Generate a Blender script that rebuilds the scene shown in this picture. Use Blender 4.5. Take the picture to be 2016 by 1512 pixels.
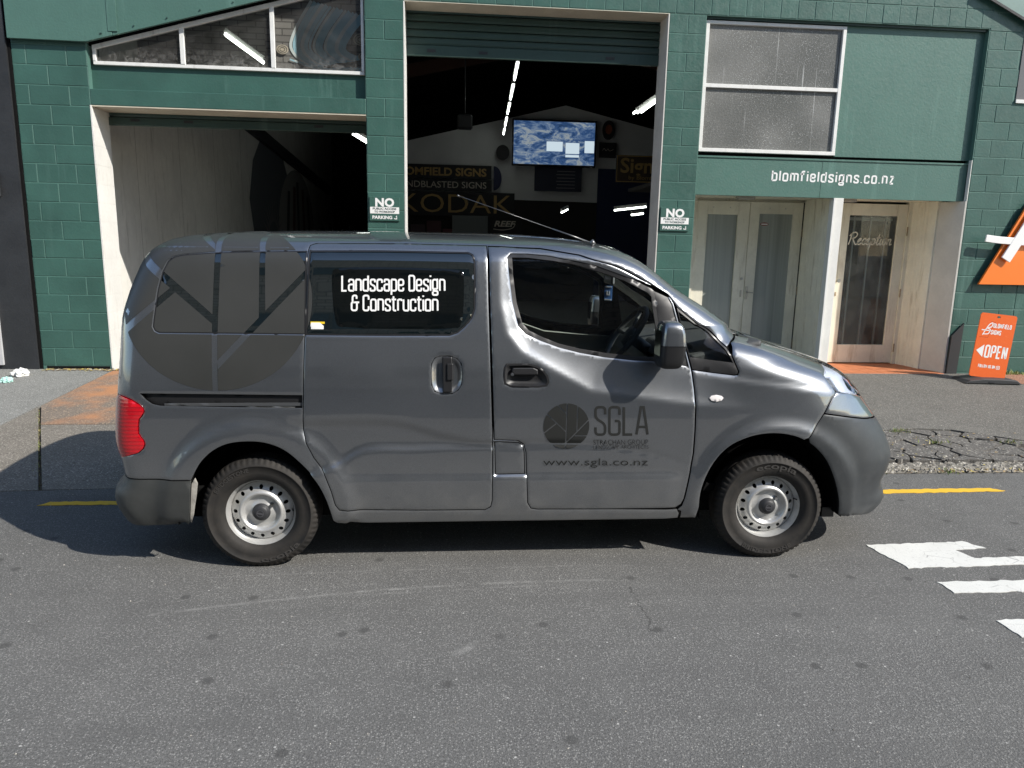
# A grey delivery van parked in front of a green block-built sign workshop. All dimensions in metres.
import bpy, bmesh, math, random
import numpy as np
from mathutils import Vector, Matrix
from mathutils.geometry import delaunay_2d_cdt
for o in list(bpy.data.objects): bpy.data.objects.remove(o)
SC = bpy.context.scene
COL = SC.collection
R = math.radians
random.seed(7)

# ------------------------------------------------------------------ camera
cam = bpy.data.cameras.new('camera'); camo = bpy.data.objects.new('camera', cam); COL.objects.link(camo)
cam.sensor_width = 36; cam.lens = 36*1440/2016; cam.clip_start = .05; cam.clip_end = 400
_r = Vector((0.99612475, -0.08569699, 0.01978647)); _u = Vector((-0.00326466, 0.1887879, 0.98201246)); _f = Vector((0.08789096, 0.97827151, -0.18777653))
camo.matrix_world = Matrix(((_r.x, _u.x, -_f.x, 0), (_r.y, _u.y, -_f.y, 0), (_r.z, _u.z, -_f.z, 1.685), (0, 0, 0, 1)))
SC.camera = camo
# ------------------------------------------------------------------ sky, sun, exposure
SUN = Vector((1.5, -1.0, 1.5)).normalized()          # towards the sun
w = bpy.data.worlds.new('World'); SC.world = w; w.use_nodes = True
nt = w.node_tree; bg = nt.nodes['Background']
sky = nt.nodes.new('ShaderNodeTexSky'); sky.sky_type = 'NISHITA'; sky.sun_disc = False
sky.sun_elevation = math.asin(SUN.z); sky.sun_rotation = math.atan2(SUN.x, SUN.y)
sky.air_density = 1.0; sky.dust_density = .6; sky.ozone_density = 1.0
nt.links.new(sky.outputs[0], bg.inputs[0]); bg.inputs[1].default_value = .145
sl = bpy.data.lights.new('sun', 'SUN'); sl.energy = 4.5; sl.angle = R(.53); sl.color = (1, .95, .875)
so = bpy.data.objects.new('sun', sl); COL.objects.link(so); so.location = (12, -10, 14)
so.rotation_euler = (-SUN).to_track_quat('-Z', 'Y').to_euler()
vs = SC.view_settings; vs.view_transform = 'Standard'; vs.look = 'None'; vs.gamma = 1; vs.use_curve_mapping = False
vs.exposure = .42
# ------------------------------------------------------------------ helpers
def tag(o, label=None, cat=None, group=None, kind=None):
    if label: o['label'] = label
    if cat: o['category'] = cat
    if group: o['group'] = group
    if kind: o['kind'] = kind
    return o
def empty(name, loc=(0, 0, 0), rz=0, parent=None):
    o = bpy.data.objects.new(name, None); COL.objects.link(o); o.location = loc; o.rotation_euler = (0, 0, rz)
    o.empty_display_size = .1
    if parent: o.parent = parent
    return o
def link(name, me, mat=None, parent=None, loc=None):
    o = bpy.data.objects.new(name, me); COL.objects.link(o)
    if mat is not None and not me.materials: me.materials.append(mat)
    if parent: o.parent = parent
    if loc: o.location = loc
    return o
def mesh(name, vs, fs, mat=None, parent=None, smooth=False, loc=None):
    me = bpy.data.meshes.new(name); me.from_pydata([tuple(v) for v in vs], [], [tuple(f) for f in fs]); me.update()
    if smooth: me.polygons.foreach_set('use_smooth', [True]*len(me.polygons))
    return link(name, me, mat, parent, loc)
class MB:
    """collects vertices and faces of one part"""
    def __init__(s): s.v = []; s.f = []
    def add(s, vs, fs):
        b = len(s.v); s.v += [tuple(v) for v in vs]; s.f += [tuple(b+i for i in f) for f in fs]; return s
    def box(s, x0, x1, y0, y1, z0, z1, c=0.):
        if c <= 0:
            vs = [(x, y, z) for x in (x0, x1) for y in (y0, y1) for z in (z0, z1)]
            return s.add(vs, [(0, 1, 3, 2), (4, 6, 7, 5), (0, 4, 5, 1), (2, 3, 7, 6), (0, 2, 6, 4), (1, 5, 7, 3)])
        bm = bmesh.new(); bmesh.ops.create_cube(bm, size=1)
        for v in bm.verts: v.co = ((x0+x1)/2+v.co.x*(x1-x0), (y0+y1)/2+v.co.y*(y1-y0), (z0+z1)/2+v.co.z*(z1-z0))
        bmesh.ops.bevel(bm, geom=bm.edges[:], offset=c, segments=1, affect='EDGES', profile=.5)
        bm.verts.index_update(); s.add([v.co[:] for v in bm.verts], [[v.index for v in f.verts] for f in bm.faces]); bm.free(); return s
    def prism(s, poly, y0, y1, axis='y'):
        """closed prism from a polygon; axis y: poly in (x,z); axis x: poly in (y,z); axis z: poly in (x,y)"""
        n = len(poly)
        def P(q, d): return (q[0], d, q[1]) if axis == 'y' else ((d, q[0], q[1]) if axis == 'x' else (q[0], q[1], d))
        vs = [P(q, y0) for q in poly]+[P(q, y1) for q in poly]
        fs = [tuple(range(n)), tuple(range(2*n-1, n-1, -1))]+[(i, i+n, (i+1) % n+n, (i+1) % n) for i in range(n)]
        return s.add(vs, fs)
    def tube(s, pts, r, n=10, cap=True):
        pts = [Vector(p) for p in pts]; rs = r if isinstance(r, (list, tuple)) else [r]*len(pts)
        rings = []; up = None
        for i, p in enumerate(pts):
            d = (pts[min(i+1, len(pts)-1)]-pts[max(i-1, 0)]).normalized()
            if up is None: up = d.orthogonal().normalized()
            a = (up-d*up.dot(d)).normalized(); b = d.cross(a); up = a
            rings.append([p+(a*math.cos(2*math.pi*k/n)+b*math.sin(2*math.pi*k/n))*rs[i] for k in range(n)])
        vs = [q for g in rings for q in g]
        fs = [(i*n+k, i*n+(k+1) % n, (i+1)*n+(k+1) % n, (i+1)*n+k) for i in range(len(pts)-1) for k in range(n)]
        if cap: fs += [tuple(range(n-1, -1, -1)), tuple((len(pts)-1)*n+k for k in range(n))]
        return s.add(vs, fs)
    def build(s, name, mat=None, parent=None, smooth=False, bevel=0, loc=None):
        o = mesh(name, s.v, s.f, mat, parent, smooth, loc)
        if bevel:
            m = o.modifiers.new('bevel', 'BEVEL'); m.width = bevel; m.segments = 2; m.limit_method = 'ANGLE'; m.angle_limit = R(40)
        return o
def superell(cx, cy, cz, rx, ry, rz, e=.35, n=28, m=16):
    """rounded box as a super-ellipsoid grid"""
    def sp(t): c = math.cos(t); return math.copysign(abs(c)**e, c)
    def ss(t): c = math.sin(t); return math.copysign(abs(c)**e, c)
    vs = []; fs = []
    for j in range(m+1):
        b = -math.pi/2+math.pi*j/m
        for i in range(n):
            a = 2*math.pi*i/n; vs.append((cx+rx*sp(b)*sp(a), cy+ry*sp(b)*ss(a), cz+rz*ss(b)))
    for j in range(m):
        for i in range(n): fs.append((j*n+i, j*n+(i+1) % n, (j+1)*n+(i+1) % n, (j+1)*n+i))
    return vs, fs
# ---- 2D polygons
def dens(poly, step, closed=True):
    out = []; n = len(poly)
    for i in range(n if closed else n-1):
        a, b = poly[i], poly[(i+1) % n]; k = max(1, int(math.ceil(math.hypot(b[0]-a[0], b[1]-a[1])/step)))
        out += [(a[0]+(b[0]-a[0])*t/k, a[1]+(b[1]-a[1])*t/k) for t in range(k)]
    if not closed: out.append(tuple(poly[-1]))
    return out
def area(p): return sum(p[i][0]*p[(i+1) % len(p)][1]-p[(i+1) % len(p)][0]*p[i][1] for i in range(len(p)))/2
def grow(poly, d):
    """offset a polygon outwards by d (negative: inwards)"""
    n = len(poly); sg = 1 if area(poly) > 0 else -1; out = []
    for i in range(n):
        a, b, c = poly[i-1], poly[i], poly[(i+1) % n]
        e1 = (b[0]-a[0], b[1]-a[1]); e2 = (c[0]-b[0], c[1]-b[1]); l1 = math.hypot(*e1) or 1e-9; l2 = math.hypot(*e2) or 1e-9
        n1 = (e1[1]/l1*sg, -e1[0]/l1*sg); n2 = (e2[1]/l2*sg, -e2[0]/l2*sg)
        m = (n1[0]+n2[0], n1[1]+n2[1]); q = m[0]*n1[0]+m[1]*n1[1]
        k = d/max(q, .5); out.append((b[0]+m[0]*k, b[1]+m[1]*k))
    return out
def inside(P, poly):
    P = np.asarray(P, float); x, y = P[:, 0], P[:, 1]; c = np.zeros(len(P), bool); n = len(poly)
    for i in range(n):
        (x0, y0), (x1, y1) = poly[i], poly[(i+1) % n]
        if y0 == y1: continue
        m = ((y0 > y) != (y1 > y)) & (x < (x1-x0)*(y-y0)/(y1-y0)+x0); c ^= m
    return c
def smoothpoly(poly, it=1, closed=True):
    for _ in range(it):
        q = []; n = len(poly)
        for i in range(n if closed else n-1):
            a, b = poly[i], poly[(i+1) % n]
            q += [(a[0]*.75+b[0]*.25, a[1]*.75+b[1]*.25), (a[0]*.25+b[0]*.75, a[1]*.25+b[1]*.75)]
        poly = q if closed else [poly[0]]+q[1:-1]+[poly[-1]]
    return poly
def fill2d(outer, holes=(), step=.03, stepv=None, extra=(), rows=None):
    """triangulated polygon with holes and a grid of inner points -> verts2d, tris"""
    stepv = stepv or step
    rings = [dens(outer, step)]+[dens(h, step) for h in holes]+[dens(h, step) for h in extra]
    vs = []; es = []
    for r in rings:
        b = len(vs); vs += r; es += [(b+i, b+(i+1) % len(r)) for i in range(len(r))]
    xs = [p[0] for p in rings[0]]; ys = [p[1] for p in rings[0]]
    yy = rows if rows is not None else np.arange(min(ys)+stepv*.5, max(ys), stepv)
    g = np.array([(x+(.5*step if j % 2 else 0), y) for j, y in enumerate(yy) for x in np.arange(min(xs)+step*.4, max(xs), step)])
    if len(g):
        k = inside(g, grow(rings[0], -step*.35))
        for h in holes: k &= ~inside(g, grow(h, step*.35))
        vs += [tuple(p) for p in g[k]]
    rv, _, rf, *_ = delaunay_2d_cdt([Vector(p) for p in vs], es, [], 0, 1e-6)
    P = np.array([(v.x, v.y) for v in rv]); F = [tuple(f) for f in rf if len(f) == 3]
    cen = np.array([P[list(f)].mean(0) for f in F])
    k = inside(cen, rings[0])
    for h in holes: k &= ~inside(cen, h)
    F = [f for f, q in zip(F, k) if q]
    F = [f if (P[f[1]][0]-P[f[0]][0])*(P[f[2]][1]-P[f[0]][1])-(P[f[1]][1]-P[f[0]][1])*(P[f[2]][0]-P[f[0]][0]) > 0 else (f[0], f[2], f[1]) for f in F]
    used = sorted({i for f in F for i in f}); re = {a: i for i, a in enumerate(used)}
    return P[used], [tuple(re[i] for i in f) for f in F]
def boundary(F):
    c = {}
    for f in F:
        for a, b in ((f[0], f[1]), (f[1], f[2]), (f[2], f[0])): c[(a, b)] = 1
    return [(a, b) for (a, b) in c if (b, a) not in c]
# ------------------------------------------------------------------ materials
def mat(name, base=(.5, .5, .5), rough=.6, metal=0., spec=.5, coat=0., coat_rough=.03, emit=None, es=0.):
    m = bpy.data.materials.new(name); m.use_nodes = True; p = m.node_tree.nodes['Principled BSDF']
    p.inputs['Base Color'].default_value = (*base, 1); p.inputs['Roughness'].default_value = rough; p.inputs['Metallic'].default_value = metal
    p.inputs['Specular IOR Level'].default_value = spec; p.inputs['Coat Weight'].default_value = coat; p.inputs['Coat Roughness'].default_value = coat_rough
    if emit: p.inputs['Emission Color'].default_value = (*emit, 1); p.inputs['Emission Strength'].default_value = es
    return m
class NT:
    """small node-building helper"""
    def __init__(s, m): s.t = m.node_tree; s.p = s.t.nodes['Principled BSDF']; s.out = s.t.nodes['Material Output']
    def n(s, k, **kw):
        q = s.t.nodes.new(k)
        for a, b in kw.items():
            if a.startswith('i_'): q.inputs[int(a[2:]) if a[2:].isdigit() else a[2:].replace('_', ' ')].default_value = b
            else: setattr(q, a, b)
        return q
    def l(s, a, b): s.t.links.new(a, b); return b
    def obj(s): return s.n('ShaderNodeTexCoord').outputs['Object']
    def noise(s, vec, scale, det=4, rough=.55, dist=0.):
        q = s.n('ShaderNodeTexNoise'); q.inputs['Scale'].default_value = scale; q.inputs['Detail'].default_value = det
        q.inputs['Roughness'].default_value = rough; q.inputs['Distortion'].default_value = dist; s.l(vec, q.inputs['Vector']); return q.outputs[0]
    def voro(s, vec, scale, feat='F1', out=0, rnd=1., dim='3D'):
        q = s.n('ShaderNodeTexVoronoi', feature=feat, voronoi_dimensions=dim); q.inputs['Scale'].default_value = scale; q.inputs['Randomness'].default_value = rnd
        s.l(vec, q.inputs['Vector']); return q.outputs[out]
    def ramp(s, fac, stops, interp='LINEAR'):
        q = s.n('ShaderNodeValToRGB'); q.color_ramp.interpolation = interp; e = q.color_ramp.elements
        while len(e) < len(stops): e.new(.5)
        for a, (p, c) in zip(e, stops):
            a.position = p; a.color = (*c, 1) if isinstance(c, tuple) else (c, c, c, 1)
        s.l(fac, q.inputs[0]); return q.outputs[0]
    def mix(s, fac, a, b, mode='MIX'):
        q = s.n('ShaderNodeMix', data_type='RGBA', blend_type=mode)
        for v, i in ((fac, 0), (a, 6), (b, 7)):
            if hasattr(v, 'links'): s.l(v, q.inputs[i])
            else: q.inputs[i].default_value = v if i == 0 else (*v, 1)
        return q.outputs[2]
    def math(s, op, a, b=0., c=None):
        q = s.n('ShaderNodeMath', operation=op)
        for v, i in ((a, 0), (b, 1), (c, 2)):
            if v is None: continue
            if hasattr(v, 'links'): s.l(v, q.inputs[i])
            else: q.inputs[i].default_value = v
        return q.outputs[0]
    def sep(s, vec):
        q = s.n('ShaderNodeSeparateXYZ'); s.l(vec, q.inputs[0]); return q.outputs
    def scale(s, vec, sc):
        q = s.n('ShaderNodeVectorMath', operation='MULTIPLY'); s.l(vec, q.inputs[0]); q.inputs[1].default_value = sc; return q.outputs[0]
    def bump(s, h, st=.3, d=.01):
        q = s.n('ShaderNodeBump'); q.inputs['Strength'].default_value = st; q.inputs['Distance'].default_value = d; s.l(h, q.inputs['Height'])
        s.l(q.outputs[0], s.p.inputs['Normal']); return q
    def base(s, c): s.l(c, s.p.inputs['Base Color'])
    def rough(s, c): s.l(c, s.p.inputs['Roughness'])
def world_pos(N): return N.n('ShaderNodeNewGeometry').outputs['Position']
def painted(name, base, rough=.5, var=.12, scale=3., bump=.15, bs=60., dirt=None, spec=.5):
    """paint on masonry, timber or sheet with uneven tone, fine relief and grime"""
    m = mat(name, base, rough, spec=spec); N = NT(m); v = world_pos(N)
    n1 = N.noise(v, scale, 5); n2 = N.noise(v, scale*9, 3)
    lo = tuple(c*(1-var*1.6) for c in base); hi = tuple(min(1, c*(1+var)) for c in base)
    c = N.ramp(n1, [(.3, lo), (.7, hi)])
    c = N.mix(N.ramp(n2, [(.35, 0.), (.75, .35)]), c, tuple(x*.82 for x in base))
    if dirt: c = N.mix(N.ramp(N.noise(N.scale(v, (9, 9, 1.2)), 1.2, 6, .65), [(.56, 0.), (.74, .8)]), c, dirt)
    N.base(c); N.rough(N.ramp(n2, [(.3, rough*.85), (.7, min(1, rough*1.2))]))
    N.bump(N.noise(v, bs, 4, .6), bump, .006)
    return m
# ------------------------------------------------------------------ lettering
def rp(pts, r=.15, n=5):
    """polyline with rounded corners"""
    out = [pts[0]]
    for a, b, c in zip(pts, pts[1:], pts[2:]):
        l1 = math.hypot(a[0]-b[0], a[1]-b[1]); l2 = math.hypot(c[0]-b[0], c[1]-b[1]); q = min(r, l1*.5, l2*.5)
        p = (b[0]+(a[0]-b[0])/l1*q, b[1]+(a[1]-b[1])/l1*q); s = (b[0]+(c[0]-b[0])/l2*q, b[1]+(c[1]-b[1])/l2*q)
        for k in range(n+1):
            t = k/n; out.append(((1-t)**2*p[0]+2*t*(1-t)*b[0]+t*t*s[0], (1-t)**2*p[1]+2*t*(1-t)*b[1]+t*t*s[1]))
    out.append(pts[-1]); return out
def rc(x0, y0, x1, y1, r=.15):
    xm = (x0+x1)/2; return rp([(xm, y0), (x0, y0), (x0, y1), (x1, y1), (x1, y0), (xm, y0)], r)
X = .74
GL = {  # condensed monoline letters: (advance, strokes)
 'a': (.36, [rp([(.02, .56), (.02, X), (.36, X), (.36, 0)]), rp([(.36, .42), (0, .42), (0, 0), (.36, .0)])]),
 'b': (.36, [[(0, 1), (0, 0)], rp([(0, X), (.36, X), (.36, 0), (0, 0)])]),
 'c': (.35, [rp([(.35, .52), (.35, X), (0, X), (0, 0), (.35, 0), (.35, .22)])]),
 'd': (.36, [[(.36, 1), (.36, 0)], rp([(.36, X), (0, X), (0, 0), (.36, 0)])]),
 'e': (.36, [rp([(0, .37), (.36, .37), (.36, X), (0, X), (0, 0), (.35, 0), (.35, .2)])]),
 'f': (.26, [rp([(.06, 0), (.06, 1), (.3, 1)]), [(-.07, X), (.24, X)]]),
 'g': (.36, [rc(0, .12, .34, X), rp([(.2, .12), (.05, .1), (.05, -.02), (.36, -.02), (.36, -.28), (0, -.28), (0, -.06)], .1), [(.3, X), (.4, X+.02)]]),
 'i': (0, [[(0, X), (0, 0)], [(0, .92), (0, 1.02)]]), 'l': (0, [[(0, 1), (0, 0)]]),
 'm': (.6, [[(0, X), (0, 0)], rp([(0, X), (.3, X), (.3, 0)]), rp([(.3, X), (.6, X), (.6, 0)])]),
 'n': (.36, [[(0, X), (0, 0)], rp([(0, X), (.36, X), (.36, 0)])]),
 'o': (.36, [rc(0, 0, .36, X)]), 'p': (.36, [[(0, X), (0, -.27)], rp([(0, X), (.36, X), (.36, 0), (0, 0)])]),
 'r': (.24, [[(0, X), (0, 0)], rp([(0, .5), (0, X), (.26, X), (.26, .64)])]),
 's': (.34, [rp([(.34, .55), (.34, X), (.01, X), (.01, .44), (.34, .29), (.34, 0), (0, 0), (0, .19)], .13)]),
 't': (.24, [rp([(.08, .95), (.08, 0), (.27, 0)]), [(-.06, X), (.27, X)]]),
 'u': (.36, [rp([(0, X), (0, 0), (.36, 0)]), [(.36, X), (.36, 0)]]), 'z': (.3, [[(0, X), (.3, X)], [(.28, X), (.02, 0)], [(0, 0), (.3, 0)]]),
 '.': (0, [[(0, -.02), (0, .07)]]), ' ': (.1, []),
 '&': (.42, [rp([(.36, .78), (.36, 1), (.07, 1), (.07, .54), (.2, .54)]), rp([(.2, .54), (0, .54), (0, 0), (.38, 0), (.38, .4)], .16), [(.2, .54), (.48, .54), (.48, .6)], [(.38, .4), (.38, .54)]]),
 'A': (.42, [[(0, 0), (.16, 1), (.26, 1), (.42, 0)], [(.06, .28), (.36, .28)]]),
 'B': (.38, [[(0, 0), (0, 1)], rp([(0, 1), (.34, 1), (.34, .54), (0, .54)]), rp([(0, .54), (.38, .54), (.38, 0), (0, 0)])]),
 'C': (.38, [rp([(.38, .72), (.38, 1), (0, 1), (0, 0), (.38, 0), (.38, .28)])]),
 'D': (.38, [[(0, 0), (0, 1)], rp([(0, 1), (.38, 1), (.38, 0), (0, 0)])]),
 'E': (.32, [[(.32, 1), (0, 1), (0, 0), (.32, 0)], [(0, .52), (.28, .52)]]), 'F': (.32, [[(.32, 1), (0, 1), (0, 0)], [(0, .52), (.28, .52)]]),
 'G': (.38, [rp([(.38, .72), (.38, 1), (0, 1), (0, 0), (.38, 0), (.38, .5), (.2, .5)], .13)]), 'I': (0, [[(0, 0), (0, 1)]]),
 'L': (.32, [[(0, 1), (0, 0), (.32, 0)]]), 'M': (.48, [[(0, 0), (0, 1)], [(.03, 1), (.24, .3)], [(.24, .3), (.45, 1)], [(.48, 1), (.48, 0)]]), 'N': (.38, [[(0, 0), (0, 1)], [(.03, 1), (.35, 0)], [(.38, 0), (.38, 1)]]),
 'O': (.38, [rc(0, 0, .38, 1)]), 'P': (.36, [[(0, 0), (0, 1)], rp([(0, 1), (.36, 1), (.36, .46), (0, .46)])]),
 'S': (.36, [rp([(.36, .74), (.36, 1), (0, 1), (0, .6), (.36, .38), (.36, 0), (0, 0), (0, .27)], .14)]),
 'U': (.38, [rp([(0, 1), (0, 0), (.38, 0), (.38, 1)])]), 'W': (.54, [[(0, 1), (.13, 0)], [(.13, 0), (.27, .7)], [(.27, .7), (.41, 0)], [(.41, 0), (.54, 1)]]),
}
def stroke(pts, w, step=.0):
    """ribbon of width w along a polyline -> verts2d, quads"""
    if step: pts = dens(pts, step, False)
    q = [pts[0]]
    for p in pts[1:]:
        if math.hypot(p[0]-q[-1][0], p[1]-q[-1][1]) > 1e-6: q.append(p)
    pts = q; vs = []; n = len(pts)
    closed = n > 3 and math.hypot(pts[0][0]-pts[-1][0], pts[0][1]-pts[-1][1]) < 1e-5
    for i, b in enumerate(pts):
        a = pts[i-1] if i else (pts[-2] if closed else None); c = pts[i+1] if i < n-1 else (pts[1] if closed else None)
        if a is None: a = (2*b[0]-c[0], 2*b[1]-c[1])
        if c is None: c = (2*b[0]-a[0], 2*b[1]-a[1])
        l1 = math.hypot(b[0]-a[0], b[1]-a[1]); l2 = math.hypot(c[0]-b[0], c[1]-b[1])
        n1 = (-(b[1]-a[1])/l1, (b[0]-a[0])/l1); n2 = (-(c[1]-b[1])/l2, (c[0]-b[0])/l2)
        m = (n1[0]+n2[0], n1[1]+n2[1]); k = w/2/max(m[0]*n1[0]+m[1]*n1[1], .45)
        vs += [(b[0]+m[0]*k, b[1]+m[1]*k), (b[0]-m[0]*k, b[1]-m[1]*k)]
    return vs, [(2*i+1, 2*i+3, 2*i+2, 2*i) for i in range(n-1)]
def linetext(txt, width, height, t=.11, gap=.2, step=0., shear=0.):
    """condensed monoline text in a width x height box -> verts2d, faces (origin at baseline left)"""
    x = t/2; V = []; F = []; pos = []
    for ch in txt:
        pos.append(x); x += GL[ch][0]+gap+(.0 if ch != ' ' else 0)
    tot = x-gap+t/2; sx = width/tot; sy = height
    for ch, px in zip(txt, pos):
        for st in GL[ch][1]:
            pts = [((px+a)*sx+shear*b*sy, b*sy*(1-t)+t*sy/2) for a, b in st]
            v, f = stroke(pts, t*height, step); b0 = len(V); V += v; F += [tuple(b0+i for i in q) for q in f]
    return V, F
def smooth_path(pts, n=6):
    """Catmull-Rom through the points"""
    out = []; P = [pts[0]]+list(pts)+[pts[-1]]
    for i in range(1, len(P)-2):
        a, b, c, d = P[i-1:i+3]
        for k in range(n):
            t = k/n
            out.append(tuple(.5*(2*b[j]+(c[j]-a[j])*t+(2*a[j]-5*b[j]+4*c[j]-d[j])*t*t+(3*b[j]-a[j]-3*c[j]+d[j])*t**3) for j in (0, 1)))
    out.append(tuple(pts[-1])); return out
def fonttext(txt, width, height, bold=0., shear=0., spacing=1.):
    """text in the built-in face, squeezed into width x height (cap height) -> verts2d, faces"""
    cu = bpy.data.curves.new('t', 'FONT'); cu.body = txt; cu.size = 1; cu.offset = bold; cu.shear = shear; cu.space_character = spacing; cu.resolution_u = 3
    o = bpy.data.objects.new('t', cu); COL.objects.link(o); dg = bpy.context.evaluated_depsgraph_get(); dg.update()
    me = bpy.data.meshes.new_from_object(o.evaluated_get(dg))
    V = [(v.co.x, v.co.y) for v in me.vertices]; F = [tuple(p.vertices) for p in me.polygons]
    bpy.data.objects.remove(o); bpy.data.curves.remove(cu); bpy.data.meshes.remove(me)
    x0 = min(v[0] for v in V); x1 = max(v[0] for v in V)
    cu = None
    y1 = max(v[1] for v in V if True); cap = .729 if any(c.isupper() for c in txt) else y1
    return [((v[0]-x0)/(x1-x0)*width, v[1]/cap*height) for v in V], F
def textobj(name, VF, origin, mat_, parent, ax=(1, 0, 0), up=(0, 0, 1), depth=0.):
    """flat or slightly raised lettering on a plane"""
    V, F = VF; ax = Vector(ax); up = Vector(up); nn = ax.cross(up)   # facing direction
    P = [Vector(origin)+ax*x+up*y+nn*depth for x, y in V]
    vs = P; fs = list(F)
    if depth > .004:
        b = len(P); vs = P+[p-nn*depth for p in P]
        c = {}
        for f in F:
            for i in range(len(f)): c[(f[i], f[(i+1) % len(f)])] = 1
        fs += [(a, a+b, e+b, e) for (a, e) in c if (e, a) not in c]
    return mesh(name, vs, fs, mat_, parent)
# ------------------------------------------------------------------ ground, road, footpath
def gz(x, y):
    if y <= 5.13: return 0.
    if y <= 5.34: return .045*(y-5.13)/.21
    return .045+.155*min(1, (y-5.34)/3.22)
def asphalt(name, lo, hi, speck, sc=230., stains=True, tint=None):
    m = mat(name, lo, .85, spec=.35); N = NT(m); v = world_pos(N)
    n0 = N.noise(v, .55, 4, .6); n1 = N.noise(v, 3.3, 5, .65); g = N.noise(v, sc, 2, .6)
    c = N.mix(N.ramp(n1, [(.25, 0.), (.8, 1.)]), lo, hi)
    c = N.mix(N.ramp(n0, [(.35, 0.), (.7, .45)]), c, tuple(x*.80 for x in lo))
    c = N.mix(N.ramp(g, [(.36, .75), (.5, 0.)]), c, tuple(x*.35 for x in lo))
    gr = N.noise(v, 95., 3, .75); c = N.mix(N.ramp(gr, [(.34, .62), (.47, 0.)]), c, tuple(x*.45 for x in lo)); c = N.mix(N.ramp(gr, [(.53, 0.), (.68, .6)]), c, tuple(min(1, x*1.55) for x in hi))
    cell = N.voro(v, sc*.62, out=1, dim='2D'); r = N.sep(cell)[0]; d = N.voro(v, sc*.62, dim='2D')
    c = N.mix(N.math('MULTIPLY', N.ramp(r, [(.82, 0.), (.90, .75)]), N.ramp(d, [(.25, 1.), (.45, 0.)])), c, speck)
    cell2 = N.voro(v, 26., out=1, dim='2D'); d2 = N.voro(v, 26., dim='2D')
    c = N.mix(N.math('MULTIPLY', N.ramp(N.sep(cell2)[0], [(.975, 0.), (.985, .7)]), N.ramp(d2, [(.07, 1.), (.15, 0.)])), c, tuple(min(1, x*1.6) for x in speck))
    if tint: c = N.mix(N.ramp(N.noise(v, 1.7, 5, .6), [(.45, 0.), (.65, .8)]), c, tint)
    if stains:
        dz = N.voro(v, 2.6, dim='2D'); cz_ = N.sep(N.voro(v, 2.6, out=1, dim='2D'))[1]
        wob = N.math('ADD', dz, N.math('MULTIPLY', N.noise(v, 22., 3), .035))
        st = N.math('MULTIPLY', N.ramp(wob, [(.06, 1.), (.095, 0.)]), N.ramp(cz_, [(.55, 0.), (.62, .7)]))
        c = N.mix(st, c, tuple(x*.5 for x in lo))
        # faint scraped arcs and a tyre-polished lane
        p = N.sep(v)
        for (a, b, k, wd, x0, x1, am) in ((3.425, .085, -.065, .006, -1.35, .85, .6), (3.375, .07, .0, .004, -.55, .5, .4), (2.78, .74, 0., .016, .02, .14, .55), (3.62, .02, -.02, .004, -1.2, 1.0, .3), (4.0, -.62, 0, .007, .90, .935, .0)):
            curve = N.math('ADD', N.math('ADD', N.math('MULTIPLY', p[0], b), a), N.math('MULTIPLY', N.math('MULTIPLY', p[0], p[0]), k))
            dd = N.math('ABSOLUTE', N.math('SUBTRACT', N.math('ADD', p[1], N.math('MULTIPLY', N.noise(v, 6., 3), .012)), curve))
            win = N.math('MULTIPLY', N.math('GREATER_THAN', p[0], x0), N.math('LESS_THAN', p[0], x1))
            ln = N.math('MULTIPLY', win, N.math('MULTIPLY', N.ramp(dd, [(wd*.4, 1.), (wd*2.6, 0.)]), N.ramp(N.noise(v, 9., 5, .7), [(.40, 0.), (.62, am)])))
            c = N.mix(ln, c, tuple(min(1, x*1.75) for x in hi))
        # a short crack
        dd = N.math('ABSOLUTE', N.math('SUBTRACT', p[0], N.math('ADD', .92, N.math('MULTIPLY', N.math('SUBTRACT', N.noise(v, 7., 4, .7), .5), .16))))
        win = N.math('MULTIPLY', N.math('GREATER_THAN', p[1], 2.9), N.math('LESS_THAN', p[1], 3.36))
        c = N.mix(N.math('MULTIPLY', win, N.math('MULTIPLY', N.ramp(dd, [(.003, .6), (.007, 0.)]), N.ramp(N.noise(v, 30., 3), [(.42, 0.), (.5, 1.)]))), c, tuple(x*.25 for x in lo))
        ln = N.math('MULTIPLY', N.ramp(N.noise(N.scale(v, (.35, 6., 1)), 1.1, 5, .6), [(.5, 0.), (.7, .35)]), 1.)
        c = N.mix(ln, c, tuple(x*.78 for x in lo))
    N.base(c)
    h = N.mix(.5, N.noise(v, sc, 3, .65), d)
    N.bump(h, .55, .006)
    return m
M_road = asphalt('road_asphalt', (.118, .117, .112), (.165, .163, .155), (.34, .335, .315))
M_path_as = asphalt('footpath_asphalt', (.125, .120, .108), (.175, .168, .150), (.38, .36, .32), 130., False)
M_path_l = asphalt('pale_footpath_asphalt', (.215, .215, .20), (.28, .28, .262), (.48, .48, .45), 140., False)
M_path_c = asphalt('worn_concrete_path', (.18, .165, .14), (.265, .24, .205), (.42, .39, .34), 110., False)
M_path_o = asphalt('stained_concrete_path', (.19, .16, .13), (.27, .22, .175), (.48, .36, .25), 90., False, (.47, .215, .095))
M_crack = asphalt('broken_asphalt', (.105, .10, .092), (.165, .155, .14), (.42, .40, .36), 90., False)
M_gap = mat('joint_dirt', (.05, .042, .03), .95); N = NT(M_gap); N.base(N.ramp(N.noise(world_pos(N), 40, 4), [(.3, (.03, .026, .02)), (.7, (.11, .09, .06))]))
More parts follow.
